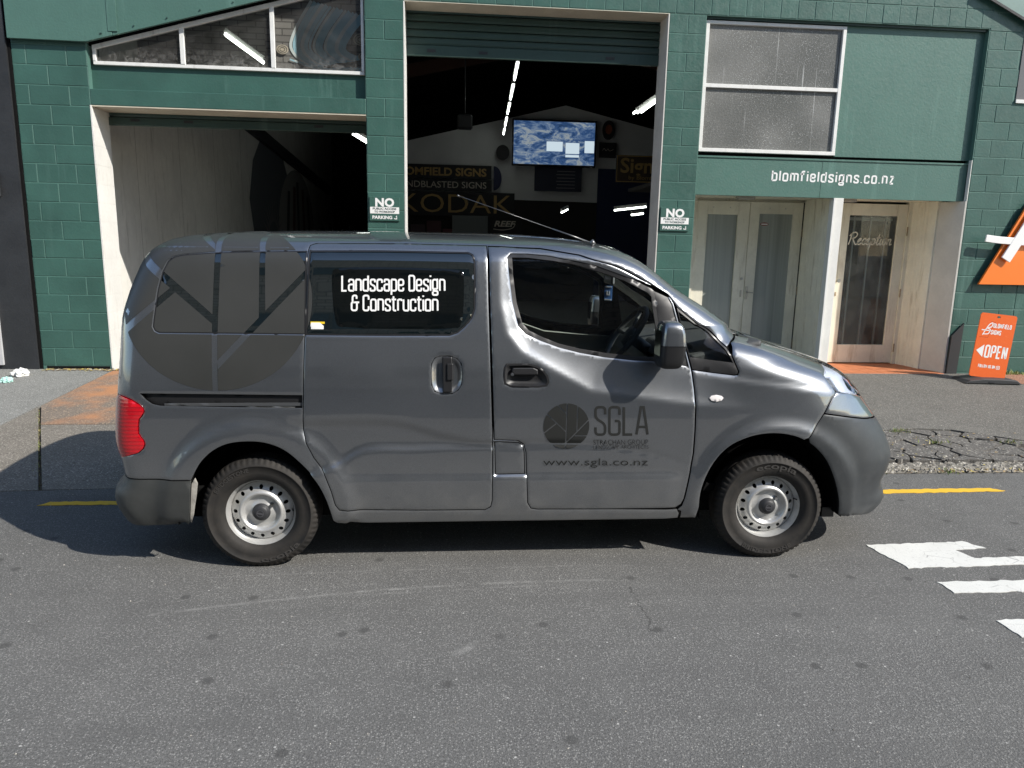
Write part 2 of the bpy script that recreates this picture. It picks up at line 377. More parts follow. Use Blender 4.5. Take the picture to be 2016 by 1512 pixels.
def sheet(name, poly, m, parent=None, dz=0., step=.35, zf=gz, thick=.03):
    P, F = fill2d(poly, [], step)
    V = [(x, y, zf(x, y)+dz) for x, y in P]; n = len(V)
    B = boundary(F); bs = sorted({i for e in B for i in e}); re = {i: n+j for j, i in enumerate(bs)}
    V += [(V[i][0], V[i][1], V[i][2]-thick) for i in bs]
    return mesh(name, V, F+[(b, a, re[a], re[b]) for a, b in B], m, parent)
g = mesh('ground', [(-260, -260, -.06), (260, -260, -.06), (260, 260, -.06), (-260, 260, -.06)], [(0, 1, 2, 3)], M_path_as); tag(g, kind='structure')
road = sheet('road', [(-90, -6.2), (90, -6.2), (90, 5.14), (3.0, 5.16), (-2.2, 4.96), (-2.96, 4.92), (-90, 4.6)], M_road, step=6., zf=lambda x, y: 0.); tag(road, kind='structure')
# painted markings
def paintmat(name, c, wear, thr=(.52, .66)):
    m = mat(name, c, .7); N = NT(m); v = world_pos(N)
    q = N.ramp(N.noise(v, 55, 5, .7), [(thr[0], 0.), (thr[1], 1.)]); k = N.ramp(N.noise(v, 7, 4, .6), [(.35, .25), (.7, 1.)])
    crk = N.ramp(N.voro(N.scale(v, (1, 1, 1)), 9., 'DISTANCE_TO_EDGE'), [(.004, 1.), (.014, 0.)])
    f = N.math('MAXIMUM', N.math('MULTIPLY', q, k), N.math('MULTIPLY', crk, N.ramp(N.noise(v, 3., 2), [(.5, 0.), (.58, .85)])))
    N.base(N.mix(f, N.mix(N.ramp(N.noise(v, 5., 4), [(.3, 0.), (.7, .35)]), c, tuple(x*.75 for x in c)), wear)); N.bump(N.noise(v, 170., 3), .4, .005); return m
M_wpaint = paintmat('white_road_paint', (.68, .68, .64), (.30, .295, .28), (.56, .72)); M_ypaint = paintmat('yellow_road_paint', (.78, .47, .03), (.40, .29, .09), (.60, .76))
def jag(poly, a=.007):
    d = dens(poly, .03); return [(x+random.uniform(-a, a), y+random.uniform(-a, a)) for x, y in d]
def marking(name, poly, m, label, group=None):
    o = sheet(name, jag(poly), m, dz=.004, step=.3, thick=.003); tag(o, label, 'road marking', group); return o
marking('yellow_line', [(-2.58, 4.638), (-2.53, 4.70), (.55, 4.745), (.55, 4.652)], M_ypaint, 'yellow kerbside line behind the rear of the van', 'yellow kerbside line strokes')
marking('yellow_line', [(1.55, 4.655), (1.55, 4.745), (3.95, 4.79), (4.02, 4.722)], M_ypaint, 'yellow kerbside line ending in a point ahead of the van', 'yellow kerbside line strokes')
marking('white_letter_stroke', [(2.434, 3.818), (3.052, 3.845), (3.127, 3.746), (2.923, 3.733), (2.952, 3.614), (3.9, 3.66), (3.85, 3.545), (2.495, 3.503)], M_wpaint, 'white road letter nearest the van with a stepped notch', 'white road letter strokes')
marking('white_letter_stroke', [(2.543, 3.337), (3.9, 3.345), (3.9, 3.215), (2.553, 3.215)], M_wpaint, 'thin white road bar below the notched letter', 'white road letter strokes')
marking('white_letter_stroke', [(2.553, 2.944), (3.8, 2.952), (3.8, 2.80), (2.566, 2.79)], M_wpaint, 'white road mark cut by the right picture edge', 'white road letter strokes')
# footpath: base and slabs
fp = empty('footpath', (0, 6.8, 0)); tag(fp, kind='structure')
def fpart(o): o.location = (0, -6.8, 0); return o
fpart(sheet('joint_base', [(-40, 4.0), (40, 5.0), (40, 8.9), (-40, 8.9)], M_gap, fp, dz=-.022, step=.6))
G_ = .009
fpart(sheet('footpath_slab', [(-40, 4.75), (-2.96-.6, 4.90), (-3.765-G_, 6.29), (-3.765-G_, 8.545), (-40, 8.545)], M_path_l, fp, step=.5))
fpart(sheet('footpath_slab', [(-3.765+G_, 6.30), (-3.765+G_, 6.93), (-2.735, 4.945), (-3.52, 4.905)], M_path_c, fp, step=.3))
fpart(sheet('footpath_slab', [(-2.715, 4.95), (-2.2, 4.965), (1.2, 5.09), (1.2, 6.415), (-3.45, 6.375)], M_path_c, fp, step=.3))
fpart(sheet('footpath_slab', [(-3.765+G_, 6.98), (-3.46, 6.395), (1.2, 6.435), (1.2, 8.6), (-3.765+G_, 8.6)], M_path_o, fp, step=.3))
cz = [(2.35, 5.335), (3.0, 5.345), (7.2, 5.335), (7.2, 5.52), (5.35, 5.62), (4.95, 5.92), (4.62, 6.16), (4.30, 6.20), (3.55, 6.08), (2.35, 6.05)]
fpart(sheet('footpath_slab', [(1.22, 5.12), (2.335, 5.15), (2.335, 6.065), (3.55, 6.095), (4.30, 6.215), (4.63, 6.175), (4.97, 5.93), (5.36, 5.635), (7.22, 5.535), (7.22, 5.14), (40, 5.1), (40, 8.545), (1.22, 8.545)], M_path_as, fp, step=.3))
# red gravelly patch by the wall at the right
M_redg = asphalt('red_gravel', (.26, .13, .085), (.38, .20, .13), (.5, .33, .22), 70., False)
fpart(sheet('red_patch', jag([(6.55, 8.49), (6.75, 8.0), (7.05, 7.62), (9.5, 7.55), (9.5, 8.49)], .03), M_redg, fp, dz=.004, step=.3, thick=.003))
# broken asphalt plates
random.seed(11)
def cells(poly, n, seed):
    rnd = random.Random(seed); xs = [p[0] for p in poly]; ys = [p[1] for p in poly]; pts = []
    while len(pts) < n:
        p = (rnd.uniform(min(xs), max(xs)), rnd.uniform(min(ys), max(ys)))
        if inside([p], poly)[0] and all(math.hypot((p[0]-q[0])*.75, (p[1]-q[1])*1.25) > .14 for q in pts): pts.append(p)
    out = []
    for i, p in enumerate(pts):
        c = list(poly)
        for j, q in enumerate(pts):
            if i == j: continue
            mx, my = (p[0]+q[0])/2, (p[1]+q[1])/2; nx, ny = q[0]-p[0], q[1]-p[1]; r = []
            for k in range(len(c)):
                a, b = c[k], c[(k+1) % len(c)]; da = (a[0]-mx)*nx+(a[1]-my)*ny; db = (b[0]-mx)*nx+(b[1]-my)*ny
                if da <= 0: r.append(a)
                if (da < 0) != (db < 0) and da != db: t = da/(da-db); r.append((a[0]+(b[0]-a[0])*t, a[1]+(b[1]-a[1])*t))
            c = r
            if not c: break
        if len(c) > 2 and abs(area(c)) > .003: out.append(c)
    return out
for k, c in enumerate(cells(cz, 64, 5)):
    d = grow(c, -random.uniform(.005, .016)); d = [(x+random.uniform(-.008, .008), y+random.uniform(-.008, .008)) for x, y in dens(d, .07)]
    tx, ty, h = random.uniform(-.05, .05), random.uniform(-.05, .05), random.uniform(-.010, .006); cx_ = sum(p[0] for p in d)/len(d); cy_ = sum(p[1] for p in d)/len(d)
    if abs(area(d)) < .002: continue
    n = len(d); top = [(x, y, gz(x, y)+h+(x-cx_)*tx+(y-cy_)*ty) for x, y in d]
    V = top+[(x, y, z-.04) for x, y, z in top]; F = [tuple(range(n)) if area(d) > 0 else tuple(range(n))[::-1]]+[(i, i+n, (i+1) % n+n, (i+1) % n) for i in range(n)]
    fpart(mesh('asphalt_piece', V, F, M_crack, fp))
# low worn stone kerb, one stone at a time
M_kerb = asphalt('kerb_stone', (.15, .14, .12), (.30, .28, .24), (.52, .49, .43), 60., False)
kb = empty('kerb', (4, 5.23, 0)); tag(kb, kind='structure')
x = 1.3; i = 0
while x < 9.5:
    L = random.uniform(.55, .8); N0 = max(8, int(L/.03)); V = []; F = []
    ny = 8
    for a in range(N0+1):
        for b in range(ny+1):
            xx = x+.004+(L-.008)*a/N0; yy = 5.15+.175*b/ny
            e = min(1, b/1.6)*min(1, (ny-b)/1.0+.5); V.append((xx, yy+random.uniform(-.006, .006), -.01+.052*e*(.75+.25*(b/ny))+random.uniform(-.009, .009)))
    for a in range(N0):
        for b in range(ny): q = a*(ny+1)+b; F.append((q, q+ny+1, q+ny+2, q+1))
    o = mesh('kerb_stone', V, F, M_kerb, kb); o.location = (-4, -5.23, 0); x += L; i += 1
# litter of leaves, grit and weeds along the kerb and in the joints
def scatter(name, n, place, size, mats, label, cat, kind='leaf', seed=1):
    rnd = random.Random(seed); V = []; F = []; mi = []
    for _ in range(n):
        x, y, z = place(rnd); s = size*rnd.uniform(.5, 1.5); a = rnd.uniform(0, 6.28); b = len(V)
        if kind == 'leaf':
            w_ = s*rnd.uniform(.18, .5); t = rnd.uniform(-.3, .3)*s; ca, sa = math.cos(a), math.sin(a)
            for px, py, pz in ((-s, 0, 0), (0, -w_, abs(t)), (s, 0, t*.3), (0, w_, abs(t)*.4)): V.append((x+px*ca-py*sa, y+px*sa+py*ca, z+.004+abs(pz)))
            F.append((b, b+1, b+2, b+3))
        elif kind == 'grit':
            q = [(rnd.uniform(.6, 1.2)*s*math.cos(a+k*2.1), rnd.uniform(.6, 1.2)*s*math.sin(a+k*2.1), 0) for k in range(3)]
            V += [(x+u, y+v_, z) for u, v_, _ in q]+[(x, y, z+s*.9)]; F += [(b, b+1, b+3), (b+1, b+2, b+3), (b+2, b, b+3)]; mi += [rnd.randrange(len(mats))]*2
        else:
            h = s*rnd.uniform(1, 2.2); lx, ly = rnd.uniform(-.6, .6)*h, rnd.uniform(-.6, .6)*h; w_ = s*.22; ca, sa = math.cos(a), math.sin(a)
            V += [(x-w_*ca, y-w_*sa, z), (x+w_*ca, y+w_*sa, z), (x+lx, y+ly, z+h)]; F.append((b, b+1, b+2))
        mi.append(rnd.randrange(len(mats)))
    me = bpy.data.meshes.new(name); me.from_pydata(V, [], F); 
    for m in mats: me.materials.append(m)
    me.polygons.foreach_set('material_index', mi[:len(F)]); o = link(name, me); tag(o, label, cat, kind='stuff'); return o
M_l = [mat('dry_leaf_'+n, c, .8) for n, c in (('tan', (.42, .30, .14)), ('yellow', (.55, .45, .12)), ('brown', (.16, .09, .045)), ('pale', (.55, .50, .36)))]
M_g = [mat('grit_'+n, c, .9) for n, c in (('grey', (.34, .32, .29)), ('pale', (.52, .49, .43)), ('dark', (.10, .09, .08)))]
M_w = [mat('weed_'+n, c, .7) for n, c in (('green', (.10, .17, .03)), ('lime', (.24, .30, .06)), ('straw', (.45, .40, .18)))]
def on(x, y, h=0): return (x, y, gz(x, y)+h)
scatter('leaf_litter', 260, lambda r: on(r.uniform(2.6, 6.5), 5.12+abs(r.gauss(0, .05)), .012), .016, M_l, 'dry leaves and twigs lying along the stone kerb', 'leaves', 'leaf', 3)
scatter('loose_grit', 900, lambda r: on(r.uniform(2.6, 7), 5.14+abs(r.gauss(.05, .09)), .012), .009, M_g, 'loose stone grit along the kerb', 'grit', 'grit', 4)
scatter('crack_litter', 160, lambda r: on(r.uniform(2.9, 6.2), r.uniform(5.36, 6.1), .006), .013, M_l, 'small leaves caught in the broken asphalt', 'leaves', 'leaf', 6)
scatter('kerb_weeds', 330, lambda r: (lambda cxy: on(cxy[0]+r.gauss(0, .05), cxy[1]+r.gauss(0, .02)))(r.choice([(4.08, 6.12), (4.25, 5.78), (4.9, 5.78), (3.3, 5.16), (5.0, 5.2), (3.9, 5.16), (4.6, 5.15)])), .016, M_w, 'tiny weeds growing at the kerb and in the cracks', 'weeds', 'weed', 5)
scatter('joint_weeds', 420, lambda r: (lambda t: on(-3.765+(t*1.03)+r.gauss(0, .012), 6.93-t*1.985+r.gauss(0, .012), -.012))(r.random()), .009, M_w+[M_l[2]], 'weeds and dirt in the diagonal path joint', 'weeds', 'weed', 8)
scatter('wall_weeds', 300, lambda r: on(6.95+abs(r.gauss(0, .35)), 8.50+r.gauss(0, .02)), .022, M_w, 'low weeds at the foot of the green wall', 'weeds', 'weed', 9)
scatter('road_grit', 500, lambda r: (r.uniform(-4, 4.5), r.uniform(1.6, 5.0), .001), .0035, M_g, 'scattered grit and chips on the road', 'grit', 'grit', 10)
scatter('path_chips', 120, lambda r: on(r.uniform(3.2, 7), r.uniform(5.5, 8.3), .002), .008, [M_g[1], M_l[3], M_l[2]], 'pale chips and leaf bits on the footpath', 'litter', 'leaf', 12)
scatter('wall_base_straw', 220, lambda r: on(r.uniform(-4.5, -3.7), 8.50+r.gauss(0, .03), .003), .02, M_l, 'dry straw and leaves along the wall foot at left', 'leaves', 'leaf', 13)
# ------------------------------------------------------------------ van body skin: s runs along the side, v up the side and over the roof
def lerp_tab(t,x):
    if x<=t[0][0]: return t[0][1]
    for (a,b),(c,d) in zip(t,t[1:]):
        if x<=c: return b+(d-b)*(x-a)/(c-a)
    return t[-1][1]
def smooth_tab(t,x):
    # monotone-ish cubic (Catmull-Rom with finite differences)
    n=len(t)
    if x<=t[0][0]: return t[0][1]
    if x>=t[-1][0]: return t[-1][1]
    for i in range(n-1):
        if x<=t[i+1][0]: break
    x0,y0=t[i]; x1,y1=t[i+1]; h=x1-x0; d=(y1-y0)/h
    dp=(t[i][1]-t[i-1][1])/(t[i][0]-t[i-1][0]) if i>0 else d
    dn=(t[i+2][1]-t[i+1][1])/(t[i+2][0]-t[i+1][0]) if i+2<n else d
    m0=0 if dp*d<0 else (dp+d)/2; m1=0 if dn*d<0 else (dn+d)/2
    u=(x-x0)/h
    return y0*(1+2*u)*(1-u)**2+m0*h*u*(1-u)**2+y1*u*u*(3-2*u)+m1*h*u*u*(u-1)
def sstep(a,b,x):
    t=max(0.,min(1.,(x-a)/(b-a))); return t*t*(3-2*t)
PROF=[(.15,.775),(.22,.80),(.30,.826),(.42,.842),(.6,.848),(.85,.848),(1.02,.838),(1.12,.822),(1.25,.795),(1.45,.745),(1.56,.715),(1.64,.685)]
XE=[(.15,3.50),(.22,3.60),(.28,3.625),(.34,3.595),(.40,3.595),(.46,3.62),(.52,3.63),(.62,3.595),(.72,3.53),(.80,3.465),(.90,3.385),(.97,3.33),(1.02,3.25),(1.07,3.12),(1.12,2.97),(1.17,2.80),(1.23,2.61),(1.30,2.535),(1.42,2.395),(1.52,2.245),(1.60,2.105),(1.66,1.975),(1.70,1.83),(1.725,1.64),(1.745,1.35)]
XR=[(.15,-.74),(.27,-.79),(.36,-.815),(.42,-.80),(.47,-.755),(.55,-.76),(.67,-.775),(.9,-.755),(1.08,-.735),(1.33,-.715),(1.5,-.67),(1.60,-.63),(1.66,-.58),(1.70,-.49),(1.725,-.30),(1.745,.1)]
Z1=1.60; HT=1.745; NA=2.3
def prof(z): return smooth_tab(PROF,z)
def zlist(v):
    """v -> (z, width factor)"""
    if v<=Z1: return v,1.0
    a=min((v-Z1)/(.30),1.)*math.pi/2
    r=1/((abs(math.cos(a))**NA+abs(math.sin(a))**NA)**(1/NA))
    return Z1+(HT-Z1)*r*math.sin(a), max(r*math.cos(a),0.)
VT=Z1+.30
def cl(z): return lerp_tab([(.15,.62),(.6,.66),(.95,.62),(1.1,.72),(1.2,.60),(1.3,.50),(1.6,.48),(1.7,.45),(1.77,.4)],z)
def nf(z): return lerp_tab([(.15,2.7),(.9,2.7),(1.1,3.0),(1.22,3.6),(1.3,4.5),(1.58,4.5),(1.68,3.2),(1.77,2.4)],z)
def cr(z): return lerp_tab([(.15,.22),(1.3,.2),(1.6,.28),(1.77,.4)],z)
CRL=[(1.225,1.80),(1.228,1.40),(1.262,1.24),(1.34,1.14),(1.70,.945),(2.23,.875),(2.8,.84)]
WR=(0.,.30); WF=(2.725,.30)
def flare(r):
    # slopes out from r=.53, ends in a crisp edge at r=.452
    t=max(0.,min(1.,(.535-r)/.083)); return t*t*(1.6-.6*t)
def disp(x,z):
    d=0.
    for w in (WR,WF):
        r=math.hypot(x-w[0],z-w[1])
        if z>.25: d=max(d,.024*flare(r))
    # lower door step
    m=sstep(.40,.52,x)*sstep(2.25,2.12,x)
    d+=m*.011*sstep(.501,.490,z)
    # upper body bulge above swoosh
    zl=smooth_tab([(.1,.80),(.45,.81),(.72,.80),(.95,.735),(1.2,.695),(1.5,.70),(1.9,.66),(2.25,.57)],x)
    m2=sstep(-.1,.35,x)*sstep(2.35,2.0,x)
    u=sstep(zl-.058,zl+.003,z)
    low=smooth_tab([(.2,.50),(.40,.57),(.52,.64),(.8,.655),(1.2,.665),(1.6,.672),(2.0,.63),(2.3,.53)],x)
    l=sstep(low+.008,low-.022,z)
    d-=m2*.019*(1-max(u,l))
    # shoulder crease below belt line, front fender line
    zb=lerp_tab([(2.2,1.055),(3.1,.93)],x)
    d+=.008*sstep(2.1,2.5,x)*sstep(zb+.006,zb-.012,z)
    # door pressing that falls away towards the front window
    if 1.15<x<2.75 and z>.8:
        best=1e9
        for (x0,z0),(x1,z1) in zip(CRL,CRL[1:]):
            dx,dz=x1-x0,z1-z0; t=max(0.,min(1.,((x-x0)*dx+(z-z0)*dz)/(dx*dx+dz*dz)))
            q=math.hypot(x-x0-t*dx,z-z0-t*dz); sg=(x-x0)*dz-(z-z0)*dx
            if q<best: best=q; sgn=sg
        if sgn<0: d-=.052*(1-math.exp(-best/.125))*sstep(1.72,1.5,z)*sstep(2.7,2.25,x)
    return d
def smap(s,v,off=0.):
    z,k=zlist(v)
    p=prof(min(z,1.64))*k; xe=smooth_tab(XE,z); xr=smooth_tab(XR,z)
    xc=xe-cl(z); xrc=xr+cr(z)
    if xc<xrc: xc=xrc=(xc+xrc)/2
    if s>xc:
        L=(xe-xc); a=min((s-xc)/L,math.pi/2); n=nf(z)
        r=1/((math.cos(a)**n+math.sin(a)**n)**(1/n))
        x=xc+L*r*math.sin(a); y=p*r*math.cos(a)
    elif s<xrc:
        L=xrc-xr; a=min((xrc-s)/L,math.pi/2); n=3.
        r=1/((math.cos(a)**n+math.sin(a)**n)**(1/n))
        x=xrc-L*r*math.sin(a); y=p*r*math.cos(a)
    else: x=s; y=p
    zz=z-lerp_tab([(-.5,.012),(.1,.006),(.6,0),(1.3,0),(1.7,.0)],x)*sstep(1.3,1.7,z)
    return x,y,zz
def nrm(s,v,e=.002):
    a=smap(s-e,v);b=smap(s+e,v);c=smap(s,v-e);d=smap(s,min(v+e,VT))
    u=[b[i]-a[i] for i in range(3)]; w=[d[i]-c[i] for i in range(3)]
    n=(w[1]*u[2]-w[2]*u[1],w[2]*u[0]-w[0]*u[2],w[0]*u[1]-w[1]*u[0])
    l=math.sqrt(sum(q*q for q in n))
    if l<1e-9: return (0.,0.,1.)
    return tuple(q/l for q in n)
def surf(s,v,off=0.):
    """point on the body skin: local x (forward), y (outward to the near side), z"""
    x,y,z=smap(s,v); n=nrm(s,v); o=off+disp(x,z)
    return x+n[0]*o,y+n[1]*o,z+n[2]*o
def s_nose(v):
    z,_=zlist(v); return smooth_tab(XE,z)-cl(z)+cl(z)*math.pi/2
def s_tail(v):
    z,_=zlist(v); return smooth_tab(XR,z)+cr(z)-cr(z)*math.pi/2
# outlines of the van's panels in (s, v)
T = {
 'qwin': [(-0.445, 1.226), (-0.464, 1.235), (-0.474, 1.254), (-0.468, 1.315), (-0.455, 1.435), (-0.436, 1.524), (-0.412, 1.578), (-0.385, 1.599), (-0.347, 1.612), (-0.191, 1.631), (0.007, 1.640), (0.253, 1.647), (0.254, 1.225)],
 'dwin': [(0.268, 1.649), (0.647, 1.654), (1.066, 1.654), (1.089, 1.638), (1.099, 1.594), (1.101, 1.480), (1.099, 1.358), (1.083, 1.310), (1.050, 1.272), (1.012, 1.239), (0.971, 1.225), (0.653, 1.222), (0.258, 1.222)],
 'door2': [(0.260, 1.653), (0.264, 1.686), (0.287, 1.699), (0.747, 1.705), (1.162, 1.702), (1.169, 1.379), (1.183, 0.973), (1.195, 0.679), (1.197, 0.364), (1.190, 0.327), (1.161, 0.309), (0.802, 0.311), (0.452, 0.320), (0.408, 0.324), (0.389, 0.352), (0.371, 0.427), (0.337, 0.527), (0.288, 0.600), (0.251, 0.680), (0.237, 0.747), (0.244, 0.919), (0.253, 1.222)],
 'door1': [(1.168, 1.696), (1.442, 1.694), (1.643, 1.661), (1.845, 1.592), (2.021, 1.517), (2.112, 1.470), (2.142, 1.422), (2.198, 1.230), (2.240, 1.063), (2.254, 0.947), (2.261, 0.741), (2.261, 0.621), (2.250, 0.503), (2.230, 0.363), (2.218, 0.327), (2.190, 0.305), (1.827, 0.305), (1.438, 0.309), (1.403, 0.315), (1.384, 0.348), (1.375, 0.496), (1.369, 0.625), (1.357, 0.663), (1.326, 0.686), (1.202, 0.691), (1.191, 0.973), (1.176, 1.379)],
 'fwin': [(1.284, 1.656), (1.369, 1.660), (1.510, 1.649), (1.642, 1.620), (1.776, 1.581), (1.889, 1.545), (2.023, 1.486), (2.046, 1.464), (2.076, 1.294), (2.082, 1.105), (1.937, 1.109), (1.775, 1.125), (1.641, 1.148), (1.534, 1.174), (1.440, 1.207), (1.361, 1.241), (1.324, 1.280), (1.295, 1.395), (1.277, 1.537), (1.267, 1.631)],
 'fglass': [(1.291, 1.637), (1.376, 1.642), (1.509, 1.627), (1.643, 1.595), (1.778, 1.560), (1.886, 1.524), (2.007, 1.466), (2.029, 1.445), (2.052, 1.293), (2.057, 1.126), (1.938, 1.130), (1.776, 1.147), (1.641, 1.168), (1.534, 1.193), (1.454, 1.223), (1.377, 1.258), (1.343, 1.296), (1.314, 1.401), (1.296, 1.538)],
 'sail': [(2.029, 1.481), (2.112, 1.446), (2.135, 1.402), (2.184, 1.232), (2.221, 1.079), (2.155, 1.091), (2.079, 1.102), (2.076, 1.294), (2.051, 1.462)],
 'ffq': [(2.161, 1.396), (2.297, 1.289), (2.389, 1.230), (2.426, 1.195), (2.456, 1.141), (2.478, 1.085), (2.491, 1.051), (2.486, 1.035), (2.467, 1.032), (2.346, 1.046), (2.246, 1.060), (2.203, 1.230)],
 'ffqg': [(2.170, 1.373), (2.298, 1.277), (2.380, 1.226), (2.415, 1.190), (2.444, 1.140), (2.463, 1.101), (2.347, 1.113), (2.236, 1.127), (2.205, 1.239)],
 'fender_l': [(2.151, 1.404), (2.199, 1.227), (2.244, 1.057), (2.257, 0.947), (2.264, 0.741), (2.264, 0.621), (2.253, 0.503), (2.233, 0.364), (2.222, 0.318), (2.199, 0.292)],
 'bumpcut': [(3.033, 0.938), (2.995, 0.886), (2.962, 0.829), (2.920, 0.761), (2.877, 0.703)],
 'tail': [(-0.618, 0.912), (-0.582, 0.900), (-0.547, 0.877), (-0.529, 0.860), (-0.524, 0.842), (-0.534, 0.821), (-0.550, 0.803), (-0.556, 0.770), (-0.558, 0.731), (-0.549, 0.713), (-0.535, 0.692), (-0.533, 0.671), (-0.542, 0.650), (-0.567, 0.630), (-0.603, 0.619), (-0.648, 0.601)],
 'rail': [(-0.537, 0.930), (-0.166, 0.926), (0.237, 0.922), (0.235, 0.860), (-0.120, 0.865), (-0.445, 0.871), (-0.483, 0.880), (-0.510, 0.900)],
 'sill_top': [(0.361, 0.310), (0.749, 0.306), (1.174, 0.303), (2.206, 0.292)],
 'archR': [(-0.315, 0.493), (-0.292, 0.538), (-0.265, 0.585), (-0.223, 0.630), (-0.170, 0.666), (-0.110, 0.687), (-0.024, 0.694), (0.059, 0.685), (0.148, 0.646), (0.236, 0.558), (0.307, 0.469), (0.349, 0.369), (0.373, 0.263)],
 'archF': [(2.321, 0.237), (2.305, 0.386), (2.333, 0.503), (2.388, 0.606), (2.470, 0.681), (2.596, 0.726), (2.734, 0.731), (2.870, 0.692), (2.985, 0.592), (3.052, 0.458), (3.089, 0.348), (3.102, 0.272)],
 'fuel': [(1.205, 0.679), (1.327, 0.675), (1.351, 0.659), (1.359, 0.625), (1.365, 0.506), (1.211, 0.504)],
 'bpost': [(1.208, 0.495), (1.367, 0.494), (1.376, 0.342), (1.395, 0.306), (1.179, 0.303), (1.203, 0.324), (1.207, 0.364)],
 'h2rec': [(0.922, 1.122), (0.974, 1.123), (1.009, 1.110), (1.030, 1.085), (1.038, 1.037), (1.033, 0.980), (1.015, 0.952), (0.984, 0.933), (0.933, 0.933), (0.897, 0.944), (0.882, 0.977), (0.879, 1.036), (0.882, 1.084), (0.897, 1.112)],
 'h2': [(0.935, 1.117), (0.984, 1.117), (0.987, 1.024), (0.984, 0.941), (0.938, 0.941)],
 'h2b': [(0.958, 1.085), (0.989, 1.085), (0.989, 1.003), (0.959, 1.003)],
 'h1rec': [(1.262, 1.081), (1.372, 1.082), (1.416, 1.072), (1.450, 1.049), (1.469, 1.023), (1.475, 0.995), (1.467, 0.977), (1.425, 0.971), (1.282, 0.973), (1.255, 0.986), (1.250, 1.012), (1.252, 1.063)],
 'h1': [(1.291, 1.066), (1.398, 1.067), (1.421, 1.057), (1.422, 1.031), (1.299, 1.030), (1.286, 1.046)],
 'marker': [(2.331, 0.913), (2.342, 0.924), (2.369, 0.929), (2.396, 0.924), (2.406, 0.914), (2.395, 0.901), (2.368, 0.894), (2.341, 0.900)],
 'logo_c': [(1.576, 0.763), (1.696, 0.763), (1.572, 0.884)],
 'circle': [(-0.169, 1.388), (0.278, 1.393), (-0.630, 1.376), (-0.168, 0.946)],
 'st_trunk': [(-0.162, 1.631), (-0.168, 1.218), (-0.167, 0.949), (-0.193, 0.949), (-0.195, 1.218), (-0.191, 1.631)],
 'st_b2': [(-0.165, 1.051), (0.254, 1.506), (0.253, 1.547), (-0.168, 1.093)],
 'st_b2v': [(0.060, 1.316), (0.052, 1.637), (0.025, 1.637), (0.029, 1.279)],
 'st_b3': [(-0.194, 1.316), (-0.520, 1.641), (-0.532, 1.605), (-0.193, 1.269)],
 'st_b4': [(-0.388, 1.454), (-0.601, 1.268), (-0.586, 1.235), (-0.366, 1.431)],
 'st_top_trunk': [(-0.205, 1.724), (-0.177, 1.724)],
 'st_top_b2': [(0.004, 1.728), (0.036, 1.728)],
 'st_top_b': [(-0.299, 1.740), (-0.258, 1.740), (-0.194, 1.647), (-0.204, 1.687)],
 'txt_land': [(0.430, 1.435), (0.949, 1.442), (0.429, 1.518)],
 'txt_con': [(0.478, 1.339), (0.914, 1.343), (0.477, 1.421)],
 'txt_sgla': [(1.725, 0.711), (2.014, 0.711), (1.719, 0.871)],
 'txt_sg': [(1.723, 0.662), (2.014, 0.663), (1.720, 0.692)],
 'txt_la': [(1.723, 0.640), (2.016, 0.641), (1.723, 0.660)],
 'txt_www': [(1.460, 0.553), (2.019, 0.549), (1.459, 0.591)],
 'sticker': [(0.280, 1.287), (0.349, 1.287), (0.350, 1.248), (0.280, 1.247)],
}
# ------------------------------------------------------------------ van materials
def paint_mat():
    m = mat('van_metallic_grey', (.15, .156, .168), .32, .85, coat=1., coat_rough=.02); N = NT(m); v = N.obj()
    fl = N.voro(v, 1500., out=1)
    c = N.mix(N.ramp(N.sep(fl)[0], [(.2, 0.), (1., 1.)]), (.175, .184, .194), (.28, .293, .31))
    # road film: dusty low down, in uneven patches
    zz = N.sep(v)[2]; du = N.math('MULTIPLY', N.ramp(zz, [(.22, 1.), (.62, 0.)]), N.ramp(N.noise(v, 7., 6, .7), [(.35, .05), (.75, .55)]))
    c = N.mix(du, c, (.20, .19, .165)); N.base(c); N.l(N.math('SUBTRACT', .85, N.math('MULTIPLY', du, .8)), N.p.inputs['Metallic'])
    N.p.inputs['Coat IOR'].default_value = 1.85
    d = N.noise(v, 2.2, 5, .6)
    N.rough(N.ramp(d, [(.3, .29), (.75, .36)]))
    q = N.n('ShaderNodeBump'); q.inputs['Strength'].default_value = .006; q.inputs['Distance'].default_value = .01; N.l(N.noise(v, 5., 2), q.inputs['Height'])
    N.l(q.outputs[0], N.p.inputs['Coat Normal'])
    return m
M_paint = paint_mat()
M_wrap = mat('matte_vinyl', (.036, .037, .035), .42, .0, spec=.45)
N = NT(M_wrap); N.base(N.ramp(N.noise(N.obj(), 3., 4), [(.3, (.033, .034, .032)), (.7, (.041, .042, .040))]))
M_logo = mat('charcoal_vinyl', (.018, .019, .018), .75, spec=.25)
M_white = mat('white_vinyl', (.82, .82, .80), .4)
M_bump = mat('grey_bumper_plastic', (.045, .049, .052), .45, .2, spec=.5); N = NT(M_bump)
v = N.obj(); N.base(N.mix(N.ramp(N.noise(v, 14, 6, .7), [(.5, 0.), (.8, .6)]), (.040, .044, .047), (.075, .078, .079)))
N.rough(N.ramp(N.noise(v, 6, 5), [(.3, .36), (.7, .52)]))
M_bump2 = painted('grey_rear_bumper_plastic', (.048, .051, .050), .5, .2, 5., .05, 90.)
M_black = mat('black_trim', (.012, .012, .013), .45)
M_seal = mat('black_rubber_seal', (.014, .014, .015), .38, spec=.6)
M_void = mat('van_inner_black', (.008, .008, .008), .9, spec=.1)
M_priv = mat('privacy_glass', (.005, .008, .008), .02, 0, spec=1.0, coat=.0); N = NT(M_priv); N.p.inputs['IOR'].default_value = 1.75
